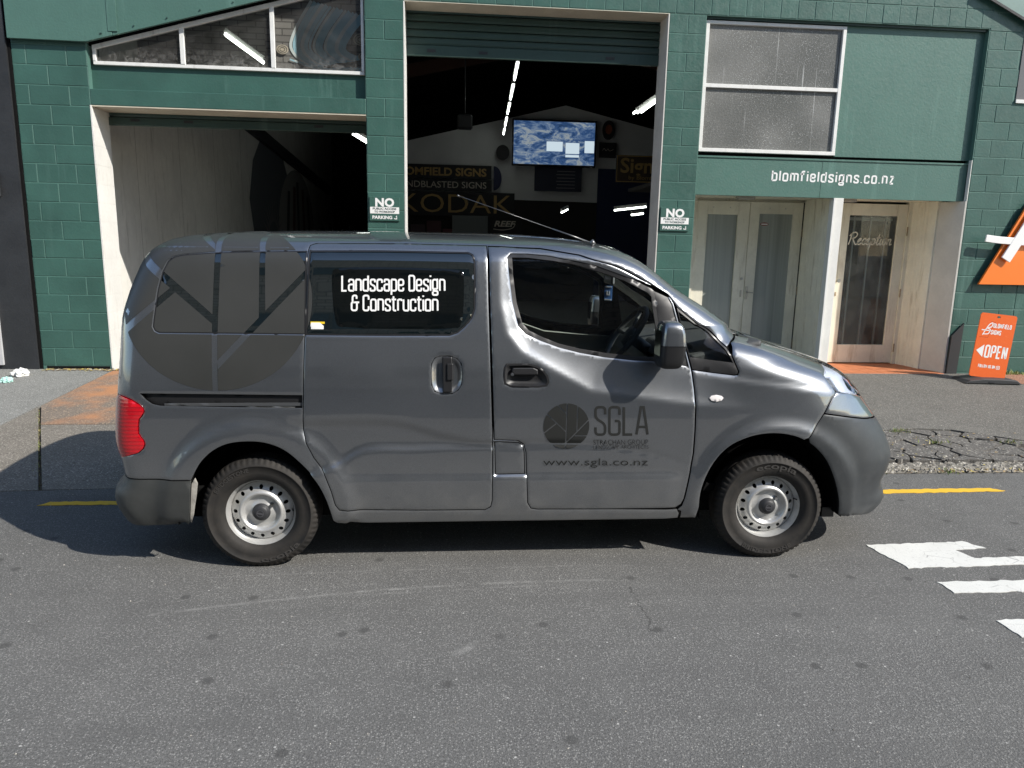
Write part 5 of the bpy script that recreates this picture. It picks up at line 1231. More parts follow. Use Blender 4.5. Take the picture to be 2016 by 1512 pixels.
SCR = [ # 'Reception' as single brush strokes, unit x-height letters
 [(.10, 1.75), (.0, .75), (-.15, -.05)], [(-.22, 1.35), (.2, 1.85), (.75, 1.95), (1.05, 1.6), (.75, 1.1), (.18, .95)], [(.35, .98), (.7, .45), (1.05, .0), (1.3, .15)],
 [(1.3, .15), (1.55, .5), (1.85, .85), (1.75, 1.0), (1.45, .75), (1.35, .3), (1.6, .0), (1.95, .2), (2.15, .45)],
 [(2.72, .85), (2.5, 1.0), (2.2, .7), (2.12, .3), (2.38, .0), (2.7, .2), (2.9, .45)],
 [(2.9, .45), (3.2, .75), (3.3, .95), (3.1, 1.0), (2.88, .65), (2.88, .2), (3.12, .0), (3.45, .2), (3.65, .6)],
 [(3.78, 1.0), (3.62, .2), (3.42, -.85)], [(3.68, .55), (3.95, .95), (4.25, .9), (4.28, .4), (4.0, .02), (3.66, .15)], [(4.2, .15), (4.5, .4)],
 [(4.92, 1.75), (4.72, .75), (4.66, .15), (4.85, .0), (5.1, .25)], [(4.5, 1.1), (5.15, 1.15)],
 [(5.32, .95), (5.2, .3), (5.32, .0), (5.55, .25)], [(5.42, 1.4), (5.46, 1.5)],
 [(6.0, .95), (5.72, .75), (5.66, .25), (5.9, .0), (6.18, .3), (6.2, .8), (6.0, .98), (6.1, .75), (6.45, .7)],
 [(6.55, .95), (6.42, .05)], [(6.47, .45), (6.75, .9), (7.0, .9), (6.95, .4), (6.98, .02), (7.25, .2)] ]
V = []; F = []
for s_ in SCR:
    a, b_ = stroke([(x+y*.12, y) for x, y in smooth_path(s_)], .185); k = len(V); V += a; F += [tuple(i+k for i in f) for f in b_]
x0 = min(p[0] for p in V); x1 = max(p[0] for p in V); sc_ = .60/(x1-x0)
textobj('lettering', ([((x-x0)*sc_, y*sc_*1.0) for x, y in V], F), (5.195, dy2+.0205, 1.77), mat('gold_white_lettering', (.78, .73, .60), .4), rd)
sp = empty('board_wall', (6.05, 9.1, .2), 0, bld); sp.location = Vector((6.05, 9.1, .2))-BL
for i in range(6):
    t0, t1 = i/6, (i+1)/6; A = (6.005, 9.27); B_ = (6.075, 8.98)
    p0 = (A[0]+(B_[0]-A[0])*t0, A[1]+(B_[1]-A[1])*t0-.0015); p1 = (A[0]+(B_[0]-A[0])*t1, A[1]+(B_[1]-A[1])*t1+.0015)
    q = MB(); q.prism([p0, p1, (p1[0]+.03, p1[1]), (p0[0]+.03, p0[1])], .2, 2.317, 'z'); o = q.build('board', M_cream, sp, bevel=.002); o.location = (-6.05, -9.1, -.2)
q = MB(); q.prism([(6.06, 8.975), (6.085, 8.885), (6.18, 8.885), (6.18, 8.975)], .195, 2.317, 'z'); bp(q.build('jamb_trim', M_cream, bld, bevel=.004))
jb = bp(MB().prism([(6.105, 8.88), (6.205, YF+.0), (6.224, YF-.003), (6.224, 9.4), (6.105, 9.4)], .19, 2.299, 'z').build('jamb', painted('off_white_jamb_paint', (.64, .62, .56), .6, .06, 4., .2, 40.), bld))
b = MB(); b.box(6.2165, 6.2242, YF-.003, YF+.05, 2.3, 2.775); bp(b.build('jamb_top', M_jamb, bld))
# lobby behind the reception door
b = MB(); b.box(4.2, 6.6, 11.2, 11.25, .2, 2.6); b.box(6.5, 6.55, 9.42, 11.2, .2, 2.6); b.box(4.66, 4.70, 9.42, 11.2, .2, 2.6); b.box(4.2, 6.6, 9.42, 11.2, 2.45, 2.5); b.box(4.7, 6.5, 9.36, 11.2, .12, .19); bp(b.build('lobby', mat('dim_lobby_wall', (.60, .63, .57), .8), bld))
for i in range(6): q = MB(); q.box(5.1, 6.2, 9.9+.2*i, 10.1+.2*i, .2, .38+.18*i); st_ = bp(q.build('step', mat('dark_step', (.05, .055, .05), .8), bld)); MB().box(5.1, 6.2, 9.885+.2*i, 9.9+.2*i, .355+.18*i, .385+.18*i).build('nosing', mat('step_edge', (.4, .42, .4), .6), st_)
q = MB(); q.prism([(9.8, .2), (9.8, 1.0), (11.1, 2.4), (11.1, .2)], 6.2, 6.24, 'x'); bp(q.build('stair_wall', mat('pale_stair_wall', (.42, .44, .40), .8), bld))
# terracotta threshold
tb_ = empty('tiled_threshold', (5.4, 8.9, .19), 0, bld); tb_.location = Vector((5.4, 8.9, .19))-BL
M_tile = painted('terracotta_tile', (.50, .175, .075), .55, .16, 6., .2, 60.)
q = MB(); q.box(4.58, 6.22, 8.50, 9.40, .14, .1955); o = q.build('tile_bed', mat('grout', (.22, .12, .08), .9), tb_); o.location = (-5.4, -8.9, -.19)
tm = None
for i in range(8):
    for j in range(4):
        if tm is None: o = MB().box(-.0985, .0985, -.108, .108, -.01, .004, .003).build('tile', M_tile, tb_); tm = o.data
        else: o = link('tile', tm, None, tb_)
        o.location = (4.69+.2*i-5.4, 8.615+.22*j-8.9, .1985+random.uniform(-.0008, .0008)-.19)
b = MB(); b.box(2.87, 4.58, 8.56, 9.42, .1, .195); bp(b.build('entrance_floor', M_path_as, bld))
# ---- shell of the hall
M_hall = mat('dim_hall_wall', (.34, .35, .35), .9); N = NT(M_hall); N.base(N.ramp(N.noise(world_pos(N), 1.2, 4), [(.3, (.62, .63, .63)), (.7, (.74, .75, .75))]))
M_lwall = painted('off_white_side_wall', (.74, .73, .68), .8, .08, 1.6, .15, 20., (.44, .43, .38))
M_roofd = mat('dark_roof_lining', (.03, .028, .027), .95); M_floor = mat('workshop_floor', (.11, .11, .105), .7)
sw_ = bp(MB().box(-4.40, -4.05, YF+.402, 27, .1, 6.2).build('side_wall', M_lwall, bld))
for y in (10.3, 11.9, 13.6, 15.3): MB().box(-4.0505, -4.0485, y, y+.008, .2, 3.9).build('panel_joint', mat('wall_joint', (.36, .35, .31), .9), sw_)
MB().prism([(14.3, 3.9), (26, 3.2), (26, 3.45), (14.3, 4.15)], -4.05, -3.95, 'x').build('duct', M_dkwall, sw_)
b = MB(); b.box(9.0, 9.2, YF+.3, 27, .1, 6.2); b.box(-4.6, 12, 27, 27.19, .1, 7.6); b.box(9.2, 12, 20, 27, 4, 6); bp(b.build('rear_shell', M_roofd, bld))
b = MB(); b.box(-4.4, 9.2, YF+.40, 27, .08, .19); bp(b.build('workshop_floor', M_floor, bld))
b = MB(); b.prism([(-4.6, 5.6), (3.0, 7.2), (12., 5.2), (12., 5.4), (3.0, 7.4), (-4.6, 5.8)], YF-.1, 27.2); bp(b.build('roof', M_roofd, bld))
b = MB(); b.prism([(-4.54, 5.55), (-4.54, 5.601), (3.0, 7.2), (12., 5.6), (12., 5.55)], YF+.01, YF+.3); bp(b.build('gable', M_green, bld))
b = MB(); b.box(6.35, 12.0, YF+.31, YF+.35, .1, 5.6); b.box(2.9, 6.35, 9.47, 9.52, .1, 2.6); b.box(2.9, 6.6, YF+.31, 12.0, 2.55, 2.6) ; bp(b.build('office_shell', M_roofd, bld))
for y in (12.0, 15.5, 19.0):
    q = MB(); q.prism([(-4.2, 4.9), (3.0, 6.5), (9., 5.2), (9., 5.5), (3.0, 6.8), (-4.2, 5.2)], y, y+.12); bp(q.build('rafter', mat('brown_rafter', (.10, .05, .035), .8), bld))
bw = bp(MB().prism([(-1.6, .2), (8.9, .2), (8.9, 4.0), (3.07, 5.28), (-1.6, 4.14)], 20.0, 20.1).build('mezzanine_wall', M_hall, bld))
MB().prism([(-1.6, .2), (4.0, .2), (4.0, 2.82), (-1.6, 2.88)], 19.95, 19.999).build('lower_wall', M_roofd, bw)
MB().box(3.98, 8.8, 19.90, 19.949, .2, 3.7).build('blue_wall', mat('deep_blue_wall', (.02, .03, .09), .8), bw)
for i in range(5): MB().box(-1.4+.42*i, -1.02+.42*i, 19.80, 19.94, 1.75, 2.05+.1*(i % 3)).build('shelf_item', mat('dim_stock', (.06+.03*i, .06, .07), .8), bw)
b = MB(); b.box(-4.2, -.6, YF+.31, 10.6, 3.34, 3.42); bp(b.build('sun_block_slab', M_roofd, bld))  # added slab, keeps sun through the clerestory off the side wall
iw = bp(MB().box(-4.2, -.9, 10.6, 10.7, 3.42, 6.3).build('brick_partition', mat('dark_brick', (.05, .045, .042), .9), bld))
MB().box(-2.15, -.91, 9.45, 9.51, 3.421, 5.4).build('brick_return', iw.data.materials[0], iw)
N = NT(iw.data.materials[0]); br = N.n('ShaderNodeTexBrick'); br.inputs['Scale'].default_value = 1.; br.inputs['Brick Width'].default_value = .23; br.inputs['Row Height'].default_value = .075; br.inputs['Mortar Size'].default_value = .008
cx3 = N.n('ShaderNodeCombineXYZ'); ps3 = N.sep(world_pos(N)); N.l(ps3[0], cx3.inputs[0]); N.l(ps3[2], cx3.inputs[1]); N.l(cx3.outputs[0], br.inputs['Vector'])
br.inputs['Color1'].default_value = (.20, .19, .18, 1); br.inputs['Color2'].default_value = (.26, .25, .235, 1); br.inputs['Mortar'].default_value = (.09, .085, .08, 1); N.base(br.outputs[0])
# ------------------------------------------------------------------ neighbour, signs, lamps and other things
nb = empty('black_building', (-5.5, YF, 0)); tag(nb, 'black painted wall of the next building at the left picture edge', 'building')
o = MB().box(-9.5, -4.575, YF-.03, YF+.4, 0, 6.2).build('wall', M_dkwall, nb); o.location = (5.5, -YF, 0)
o = MB().box(-4.574, -4.548, YF-.006, YF+.2, .16, 5.9).build('corner_gap', M_void, nb); o.location = (5.5, -YF, 0)
o = MB().box(-9.0, -4.93, YF-.06, YF-.031, .25, .95).build('base_panel', painted('pale_base_panel', (.5, .5, .5), .6), nb); o.location = (5.5, -YF, 0)
br_ = empty('wall_bracket', (-4.80, YF-.05, 2.2)); tag(br_, 'small rusty metal bracket with a ring bolted to the black wall', 'bracket')
MB().box(-.028, .028, -.01, .02, -.125, .125, .006).build('plate', M_dkwall, br_)
MB().box(-.012, .03, -.03, -.0105, -.085, -.02, .004).build('hook', painted('rusty_steel', (.22, .10, .05), .7, .4, 30.), br_)
q = MB(); q.tube([(-.03+.035*math.cos(a), -.025, -.06+.045*math.sin(a)) for a in np.linspace(0, 2*math.pi, 17)], .004, 6, False); q.build('ring', M_metal, br_)
for z in (.105, -.105): q = MB(); q.tube([(.012, -.016, z), (.012, -.01, z)], .008, 6); q.build('bolt', M_metal, br_)
# crumpled litter by the black wall
def crumple(name, loc, r, col, label, sq=.6):
    bm = bmesh.new(); bmesh.ops.create_icosphere(bm, subdivisions=3, radius=r); rnd = random.Random(hash(name+str(loc[0])) % 999)
    for v in bm.verts:
        k = 1+.28*math.sin(9*v.co.x/r+rnd.random())*math.cos(7*v.co.y/r)+rnd.uniform(-.12, .12); v.co *= k; v.co.z = max(v.co.z*sq, -r*.28)
    me = bpy.data.meshes.new(name); bm.to_mesh(me); bm.free(); o = link(name, me, mat(name+'_paper', col, .7), None, (loc[0], loc[1], loc[2]+r*.28)); tag(o, label, 'litter'); return o
crumple('crumpled_wrapper', (-4.60, 8.22, gz(0, 8.22)), .085, (.72, .72, .69), 'crumpled white wrapper at the foot of the black wall')
crumple('crumpled_bag', (-4.58, 7.92, gz(0, 7.92)), .06, (.42, .66, .60), 'crumpled pale turquoise bag beside the white wrapper')
crumple('crumpled_paper', (-4.78, 8.0, gz(0, 8.0)), .07, (.70, .70, .68), 'crumpled white paper cut by the left picture edge')
# ---- NO ... PARKING signs
def no_sign(x, z, w_, h_, label):
    s = empty('no_parking_sign', (x, YF-.012, z)); tag(s, label, 'sign', 'no parking signs on the pillars')
    MB().box(0, w_, -.004, .010, 0, h_, .002).build('sign_board', M_green, s)
    MB().box(.006, w_-.006, -.0058, -.0042, h_*.30, h_*.575).build('white_band', M_white, s)
    textobj('letter', fonttext('N', w_*.29, h_*.34, .045), (w_*.19, -.0055, h_*.61), M_white, s); textobj('letter', fonttext('O', w_*.32, h_*.34, .045), (w_*.50, -.0055, h_*.61), M_white, s)
    textobj('lettering', fonttext('PUBLIC ACCESS', w_*.78, h_*.085, .02), (w_*.11, -.0072, h_*.465), M_greend, s)
    textobj('lettering', fonttext('TO WORKSHOP', w_*.68, h_*.085, .02), (w_*.16, -.0072, h_*.34), M_greend, s)
    textobj('lettering', fonttext('PARKING', w_*.66, h_*.135, .035), (w_*.09, -.0055, h_*.08), M_white, s)
    V, F = stroke([(0, .006), (.012, .0), (.030, .0), (.030, .034), (.022, .022)], .009); textobj('pointing_mark', (V, F), (w_*.81, -.0055, h_*.09), M_white, s)
no_sign(-.878, 1.915, .335, .262, 'green and white NO parking sign on the pillar left of the tall door')
no_sign(2.462, 1.872, .345, .268, 'green and white NO parking sign on the pillar beside the cream doors')
# ---- big orange logo sign on the right wall
M_orange = mat('orange_sign_face', (.88, .20, .018), .35, coat=.3); M_swhite = mat('white_sign_letter', (.84, .84, .82), .35)
lo = empty('logo_sign', (6.9, YF-.03, 1.3)); tag(lo, 'large orange slanted wall sign with a raised white stroke at the right edge', 'sign')
P_ = [(6.462, 1.315), (6.965, 2.30), (7.9, 2.30), (7.9, 1.315)]
def lopart(name, poly, y0, y1, m, par=None):
    q = MB(); q.prism(poly, y0, y1); o = q.build(name, m, par or lo, bevel=.003)
    if not par: o.location = (-6.9, -(YF-.03), -1.3)
    return o
lf = lopart('sign_face', P_, YF-.075, YF-.045, M_orange); lopart('sign_back', grow(P_, -.03), YF-.045, YF-.004, M_dkwall)
V, F = stroke(smooth_path([(6.445, 1.868), (6.62, 1.850), (6.85, 1.838), (7.05, 1.83), (7.3, 1.84)]), .082)
n_ = len(V)//2; poly = [V[2*i] for i in range(n_)]+[V[2*i+1] for i in range(n_)][::-1]
lopart('logo_stroke', poly, YF-.118, YF-.098, M_swhite)
V, F = stroke(smooth_path([(6.735, 1.615), (6.88, 1.88), (7.05, 2.20), (7.2, 2.45)]), .125); n_ = len(V)//2
lopart('logo_stroke', [V[2*i] for i in range(n_)]+[V[2*i+1] for i in range(n_)][::-1], YF-.121, YF-.100, M_swhite)
# ---- orange pavement sign on a black base
ps_ = empty('pavement_sign', (6.43, 8.10, gz(0, 8.10)), R(-6)); tag(ps_, 'orange OPEN pavement sign with left arrow on a black base', 'sign')
def rrect(x0, x1, z0, z1, r, n=5):
    out = []
    for cx_, cz_, a0 in ((x1-r, z0+r, -90), (x1-r, z1-r, 0), (x0+r, z1-r, 90), (x0+r, z0+r, 180)):
        out += [(cx_+r*math.cos(R(a0+90*k/n)), cz_+r*math.sin(R(a0+90*k/n))) for k in range(n+1)]
    return out
lean = R(-3)
bd = empty('board', (0, 0, .05), 0, ps_); bd.rotation_euler = (lean, R(5.5), 0)
P, F = fill2d(rrect(-.215, .215, 0, .76, .03), [[(.0+.022*math.cos(a), .725+.014*math.sin(a)) for a in np.linspace(0, 2*math.pi, 16, endpoint=False)]], .06)
n_ = len(P); Bd = boundary(F); V = [(x, -.006, z) for x, z in P]+[(x, .006, z) for x, z in P]
M_or2 = mat('orange_pavement_sign', (.80, .135, .018), .45); N = NT(M_or2); N.base(N.mix(N.ramp(N.noise(N.scale(N.obj(), (6, 1, 14)), 3., 5, .7), [(.55, 0.), (.75, .5)]), (.80, .13, .016), (.86, .22, .06)))
mesh('sign_panel', V, F+[tuple(i+n_ for i in f[::-1]) for f in F]+[(b, a, a+n_, b+n_) for a, b in Bd], M_or2, bd)
ln = dict(parent=bd)
def sg(VF, x, z): textobj('lettering', VF, (x, -.0068, z), M_swhite, bd)
sg(linetext('OPEN', .265, .155, .13, .26), -.085, .235); sg(linetext('BLOMFIELD', .215, .055, .16, .3), -.045, .595); sg(linetext('SIGNS', .12, .055, .16, .3), -.06, .515); sg(linetext('FOLLOW US ON', .20, .038, .17, .3), -.13, .115)
sg(([(0, .075), (.085, 0), (.085, .15)], [(0, 2, 1)][::1]), -.19, .238)
sg(stroke(rc(0, 0, .038, .038, .01), .006), .088, .112); sg(stroke([(.019+.008*math.cos(a), .019+.008*math.sin(a)) for a in np.linspace(0, 2*math.pi, 13)], .005), .088, .112)
for s_ in ([(.02, 0), (.075, .12), (.115, .15), (.11, .105), (.06, .085), (.1, .07), (.085, .02), (.03, .012)], [(0, .06), (.12, .055)]):
    sg(stroke(smooth_path(s_), .011), -.175, .50)
V, F = stroke([(0, 0), (.10, 0), (.155, .19), (.105, .19)], .004); textobj('logo_outline', (V, F), (-.185, -.0066, .475), mat('deep_orange_print', (.45, .05, .01), .5), bd)
bs_ = MB(); bs_.prism([(-.34, 0), (.33, 0), (.27, .045), (.08, .055), (-.12, .055), (-.28, .035)], -.16, .17); bs_.build('base', mat('black_rubber_base', (.035, .036, .038), .6), ps_, bevel=.008)
MB().box(-.06, .0, -.165, -.1605, .012, .03).build('base_label', M_dkwall, ps_)
lb = MB(); lb.prism([(6.225, gz(0, 8.5)), (6.36, gz(0, 8.5)), (6.375, .835), (6.235, .675)], 8.525, 8.548); o = lb.build('leaning_board', mat('dark_grey_board', (.028, .029, .031), .6)); tag(o, 'dark grey slant-topped board standing against the wall by the cream jamb', 'board')
# ---- inside the hall
M_tube = mat('lit_fluorescent_tube', (.9, .9, .9), .4, emit=(.93, 1., .93), es=6.5); M_batten = mat('batten_white', (.5, .5, .48), .5)
def lamp(x0, y0, z0, x1, y1, z1, label, n=2, w_=.05):
    A = Vector((x0, y0, z0)); B = Vector((x1, y1, z1)); L = empty('fluorescent_light', A); tag(L, label, 'ceiling light', 'fluorescent lights in the workshop')
    d = (B-A); side = d.cross(Vector((0, 0, 1))).normalized()
    for k in range(n):
        q = MB(); off = side*(w_*(k-(n-1)/2)); q.tube([off, d+off], .017, 10); q.build('tube', M_tube, L, smooth=True)
    q = MB(); q.tube([Vector((0, 0, .05)), d+Vector((0, 0, .05))], .04, 4); q.build('batten', M_batten, L)
names = ['first and longest', 'second', 'third', 'fourth', 'farthest']
for i, (y0, y1) in enumerate(((11.9, 13.1), (13.5, 14.8), (15.2, 16.4), (16.9, 18.1), (18.5, 19.4))):
    f = lambda y: (1.06+(y-11.9)*.045, y, 4.42)
    lamp(*f(y0), *f(y1), names[i]+' light in the row hanging below the tall roller door', 1)
lamp(2.74, 11.0, 3.60, 3.07, 11.25, 3.84, 'slanting triple-tube light at the right of the tall opening', 3, .07)
lamp(-2.76, 10.0, 4.17, -2.32, 10.05, 3.87, 'twin-tube light behind the dusty slanted window', 2, .07)
lamp(-1.45, 12.0, 3.31, -1.22, 12.3, 3.20, 'light at the top right inside the left roller door', 2, .05)
lamp(2.28, 15.0, 2.33, 2.42, 15.1, 2.40, 'short light low in the hall behind the van roof', 1)
lamp(3.36, 15.0, 2.40, 4.04, 15.1, 2.49, 'long low light beside the right jamb of the tall opening', 1)
lamp(3.62, 14.6, 2.30, 3.88, 14.7, 2.335, 'small low light just under the long one by the right jamb', 1)
def signbox(name, x0, x1, z0, z1, m, label, y=19.84, d=.04, cat='sign', shape=None):
    s = empty(name, ((x0+x1)/2, y, z0)); tag(s, label, cat); w_, h_ = x1-x0, z1-z0
    poly = shape(w_, h_) if shape else [(-w_/2, 0), (w_/2, 0), (w_/2, h_), (-w_/2, h_)]
    q = MB(); q.prism(poly, -d/2, d/2); q.build('panel', m, s); return s, w_, h_
M_gold = mat('gold_leaf_lettering', (.42, .28, .10), .5, .2); M_pale = mat('pale_lettering', (.62, .58, .50), .6)
M_sb = mat('black_sign_board', (.02, .02, .022), .7)
s, w_, h_ = signbox('hanging_sign', -1.9, 1.13, 3.34, 3.68, M_sb, 'black sign with gold BLOMFIELD SIGNS lettering on the hall wall')
textobj('lettering', fonttext('BLOMFIELD SIGNS', 2.42, .20, .03), (-1.035, -.022, .07), M_gold, s)
s, w_, h_ = signbox('hanging_sign', -1.9, 1.14, 3.03, 3.32, M_sb, 'black sign with pale SANDBLASTED SIGNS lettering below the gold-lettered one')
textobj('lettering', fonttext('SANDBLASTED SIGNS', 2.36, .17, .0), (-.98, -.022, .07), M_pale, s)
half = lambda w_, h_: [(-w_/2, 0)]+[(-w_/2+w_*math.cos(a), h_/2+h_/2*math.sin(a)) for a in np.linspace(-math.pi/2, math.pi/2, 14)]+[(-w_/2, h_)]
signbox('half_round_sign', 1.19, 1.40, 3.06, 3.68, mat('navy_sign', (.02, .025, .08), .6), 'dark blue half-round sign at the end of the lettered boards', shape=half)
oval = lambda w_, h_: [(w_/2*math.cos(a), h_/2+h_/2*math.sin(a)) for a in np.linspace(0, 2*math.pi, 28, endpoint=False)]
signbox('round_sign', 1.24, 1.59, 3.84, 4.22, M_sb, 'round black sign left of the bright screen', shape=oval)
s, w_, h_ = signbox('oval_sign', 4.03, 4.36, 4.43, 4.92, M_sb, 'oval black sign with a rust red spot right of the screen', shape=oval)
q = MB(); q.prism([(x*.55, .26+(z-.245)*.5) for x, z in oval(w_, h_)], -.03, -.021); q.build('emblem', mat('rust_red', (.30, .08, .03), .7), s)
s, w_, h_ = signbox('small_sign', 3.97, 4.42, 3.98, 4.36, M_sb, 'small black sign under the oval one')
V, F = stroke(smooth_path([(0, .02), (.05, .08), (.1, .02), (.15, .07), (.2, .02), (.3, .06)]), .012); textobj('lettering', (V, F), (-.15, -.022, .15), M_pale, s)
s, w_, h_ = signbox('poster_board', 2.27, 3.52, 3.08, 3.70, mat('dark_poster', (.03, .035, .06), .7), 'dark poster board hanging below the screen', cat='board')
for i in range(6): MB().box(-.05+.02*(i % 2), .45, -.024, -.0205, .08+.085*i, .10+.085*i).build('poster_text', mat('poster_print', (.22, .22, .24), .7), s)
s, w_, h_ = signbox('big_letter_sign', -1.9, 1.75, 2.38, 3.0, M_sb, 'long black fascia with large gold KODAK lettering')
textobj('lettering', fonttext('KODAK', 2.93, .50, -.005), (-1.175, -.022, .09), M_gold, s)
s, w_, h_ = signbox('reef_sign', 1.07, 1.96, 1.95, 2.36, M_sb, 'black sign with pale slanted REEF lettering just above the van roof')
textobj('lettering', fonttext('REEF', .58, .15, .03, .25), (-w_/2+.15, -.022, .19), M_pale, s)
V, F = stroke(smooth_path([(0, .02), (.25, .0), (.5, .05), (.58, .16)]), .02); textobj('swoosh', (V, F), (-w_/2+.13, -.022, .10), M_pale, s)
signbox('pale_board', .11, 1.05, 1.88, 2.40, mat('grey_green_board', (.20, .22, .22), .8), 'dim pale board beside the slanted-lettering sign', y=19.80, cat='board')
s, w_, h_ = signbox('carved_sign', 3.80, 4.95, 3.12, 3.72, mat('dark_brown_sign', (.06, .04, .025), .6), 'brown sign with gold Signs lettering cut by the right jamb', y=17.)
textobj('lettering', fonttext('Signs', .95, .33, .02), (-w_/2+.10, -.022, .22), M_gold, s); textobj('lettering', fonttext('by Blomfield', .75, .09, .0), (-w_/2+.3, -.022, .07), M_gold, s)
V, F = stroke(dens([(-w_/2+.02, .02), (w_/2-.02, .02), (w_/2-.02, h_-.02), (-w_/2+.02, h_-.02), (-w_/2+.02, .02)], .2), .018); textobj('border', (V, F), (0, -.022, 0), M_gold, s)
# screen: a plain picture of blue and white bands with window reflections painted in as glowing patches
tv = empty('wall_screen', (2.745, 19.7, 3.70)); tag(tv, 'large lit wall screen with a blue and white picture in the hall', 'screen')
MB().box(-1.10, 1.10, -.02, .05, 0, 1.16, .01).build('bezel', M_sb, tv)
M_scr = mat('screen_picture', (.02, .02, .02), .15, emit=(1, 1, 1), es=.38); N = NT(M_scr); v = N.obj()
nz = N.noise(N.scale(v, (1., 1., 2.2)), 2.3, 7, .72, 1.2)
N.l(N.ramp(nz, [(.30, (.02, .045, .09)), (.45, (.05, .13, .34)), (.53, (.22, .34, .55)), (.60, (.55, .62, .66)), (.75, (.16, .24, .30))]), N.p.inputs['Emission Color'])
sc_ = MB().box(-1.06, 1.06, -.026, -.0205, .045, 1.115).build('display', M_scr, tv)
M_ref = mat('screen_reflection_patch', (.02, .02, .02), .3, emit=(.72, .86, .95), es=.6)
for (a, b_, c, d) in ((-.20, .22, .38, .62), (.30, .66, .33, .60), (.80, 1.05, .36, .66), (.30, .66, .24, .30)): MB().box(a, b_, -.029, -.0265, c, d).build('reflection_patch', M_ref, tv)
hx = empty('hoist', (.30, 14.0, 4.0)); tag(hx, 'dark hook block hanging on a chain in the tall opening', 'hoist')
q = MB(); q.tube([(0, 0, 0), (0, 0, 2.2)], .012, 6); q.build('chain', M_dkwall, hx); MB().box(-.14, .14, -.08, .08, -.28, -.02, .03).build('hook_block', M_dkwall, hx)
# murals
M_mur = [mat('mural_'+n, c, .85) for n, c in (('blue', (.42, .72, .86)), ('pale', (.78, .86, .87)), ('cream', (.66, .58, .46)), ('dark', (.04, .045, .05)), ('maroon', (.09, .035, .035)), ('grey', (.10, .11, .12)))]
mu = empty('blue_mural', (-1.55, 9.445, 3.60)); mu.scale = (.54, 1, .58); tag(mu, 'mural of sweeping blue strokes on the brick wall behind the slanted window', 'mural')
def mur(parent, pts, wd, m, y=-.004, ax=None):
    V, F = stroke(smooth_path(pts), wd); o = mesh('painted_stroke', [(x, y, z) for x, z in V], F, m, parent); return o
random.seed(3)
for i in range(15):
    t = i/14; x0 = -.55+1.15*t; mur(mu, [(x0+.45, 1.45-.25*t), (x0+.12, .95-.1*t), (x0-.02, .55), (x0+.25, .28+.12*t), (x0+.6, .22+.25*t)], .05+.05*random.random(), M_mur[0 if i % 3 else 1], -.004-.0004*i)
for i in range(7): mur(mu, [(-.6+.1*i, .32-.02*i), (.0+.1*i, .16-.01*i), (.6+.07*i, .20)], .03, M_mur[i % 2], -.011-.0004*i)
for c_, r_ in (((.95, .75), .17), ((1.0, .42), .12), ((-.75, .5), .13)):
    q = MB(); pts = [(c_[0]+r_*math.cos(a), -.016, c_[1]+r_*.7*math.sin(a)) for a in np.linspace(0, 2*math.pi, 20, endpoint=False)]; q.add(pts, [tuple(range(20))]); q.build('painted_patch', M_mur[2], mu)
    for k in (.4, .75): mur(mu, [(c_[0]+r_*k*math.cos(a), c_[1]+r_*k*.7*math.sin(a)) for a in np.linspace(0, 6.3, 12)], .012, M_mur[3], -.018)
mw = empty('side_wall_mural', (-4.045, 19.5, .9)); tag(mw, 'dark mural of a spiky shape and a striped round shape on the left hall wall', 'mural')
def wallpoly(pts, m, dx=.003, name='painted_patch'): q = MB(); q.add([(dx, y, z) for y, z in pts], [tuple(range(len(pts)))]); return q.build(name, m, mw)
wallpoly([(-3.6, -.5), (-3.4, .8), (-3.7, 1.6), (-3.3, 2.4), (-2.6, 2.9), (-.6, 2.9), (.2, 2.2), (.2, -.5)], M_mur[5])
wallpoly([(1.2+2.3*math.cos(a), 1.1+1.5*math.sin(a)) for a in np.linspace(0, 2*math.pi, 30, endpoint=False)], mat('mural_light', (.26, .26, .25), .85), .005)
for k in range(5): wallpoly([(-.6+.85*k, -.2), (-.3+.85*k, -.2), (.0+.7*k+(.3 if k < 2 else 0), 2.3-.15*abs(k-2)), (-.3+.7*k+(.3 if k < 2 else 0), 2.3-.15*abs(k-2))], M_mur[4 if k % 2 else 3], .007)
for k in range(12):
    a = R(20+12*k); wallpoly([(-1.7+.5*math.cos(a-.1), .7+.5*math.sin(a-.1)), (-1.7+.5*math.cos(a+.1), .7+.5*math.sin(a+.1)), (-1.7+1.15*math.cos(a), .7+1.05*math.sin(a))], mat('mural_mid', (.17, .17, .17), .85) if k == 0 else bpy.data.materials['mural_mid'], .007)
wallpoly([(-2.4, -.4), (-2.5, .7), (-1.6, .95), (-1.0, .5), (-.9, -.4)], M_mur[3], .009)
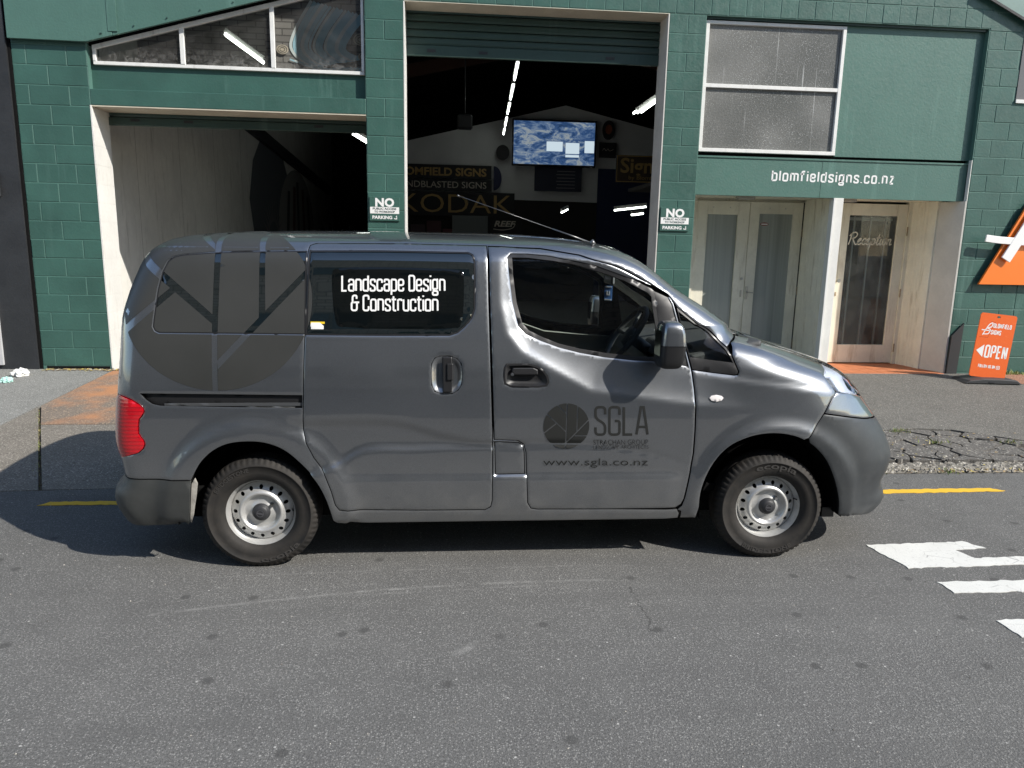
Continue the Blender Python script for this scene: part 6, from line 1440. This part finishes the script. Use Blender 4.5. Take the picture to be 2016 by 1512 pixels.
# stack of boards standing far inside the left bay
rk = empty('board_rack', (-3.2, 23.5, .19)); tag(rk, 'row of upright pale boards in a rack deep inside the left bay', 'rack')
for i in range(9): MB().box(-.9+.22*i, -.86+.22*i, -.4, .4, 0, 1.75+.1*(i % 3)).build('upright_board', mat('dim_board', (.22, .22, .21), .8) if i == 0 else bpy.data.materials['dim_board'], rk)
# ---- building across the street, seen mirrored in the van's windows
ob = empty('brick_building', (0, -9.2, 0)); tag(ob, 'brown brick building with window bands across the street, mirrored in the van windows', 'building')
M_brk = mat('brown_brick', (.2, .1, .07), .85); N = NT(M_brk); br = N.n('ShaderNodeTexBrick'); br.inputs['Scale'].default_value = 1.; br.inputs['Brick Width'].default_value = .45; br.inputs['Row Height'].default_value = .15; br.inputs['Mortar Size'].default_value = .014
cx3 = N.n('ShaderNodeCombineXYZ'); ps3 = N.sep(world_pos(N)); N.l(ps3[0], cx3.inputs[0]); N.l(ps3[2], cx3.inputs[1]); N.l(cx3.outputs[0], br.inputs['Vector'])
br.inputs['Color1'].default_value = (.50, .41, .34, 1); br.inputs['Color2'].default_value = (.38, .30, .24, 1); br.inputs['Mortar'].default_value = (.16, .14, .12, 1); N.base(br.outputs[0])
MB().box(-15, 16, -8., 0, 0, 13.0).build('wall', M_brk, ob); MB().box(-15.1, 16.1, -8.1, .12, 13.0, 13.3).build('parapet', mat('concrete_coping', (.4, .39, .36), .8), ob)
M_win = mat('dark_window_pane', (.03, .045, .055), .05, spec=.8); M_wf = mat('dark_window_frame', (.10, .10, .10), .5)
for r_, z in enumerate((1.4, 5.0, 8.5)):
    for k in range(7):
        x = -13.5+4.1*k+(.8 if r_ == 1 else 0); f = MB().box(x, x+2.7, -.02, .05, z, z+1.7).build('window', M_wf, ob)
        for j in range(3): MB().box(x+.08+.87*j, x+.87+.87*j-.02, .051, .06, z+.08, z+1.62).build('pane', M_win, f)
fp2 = sheet('far_footpath', [(-60, -9.2), (60, -9.2), (60, -6.22), (-60, -6.22)], M_path_as, step=4., zf=lambda x, y: .12, thick=.13); tag(fp2, kind='structure')
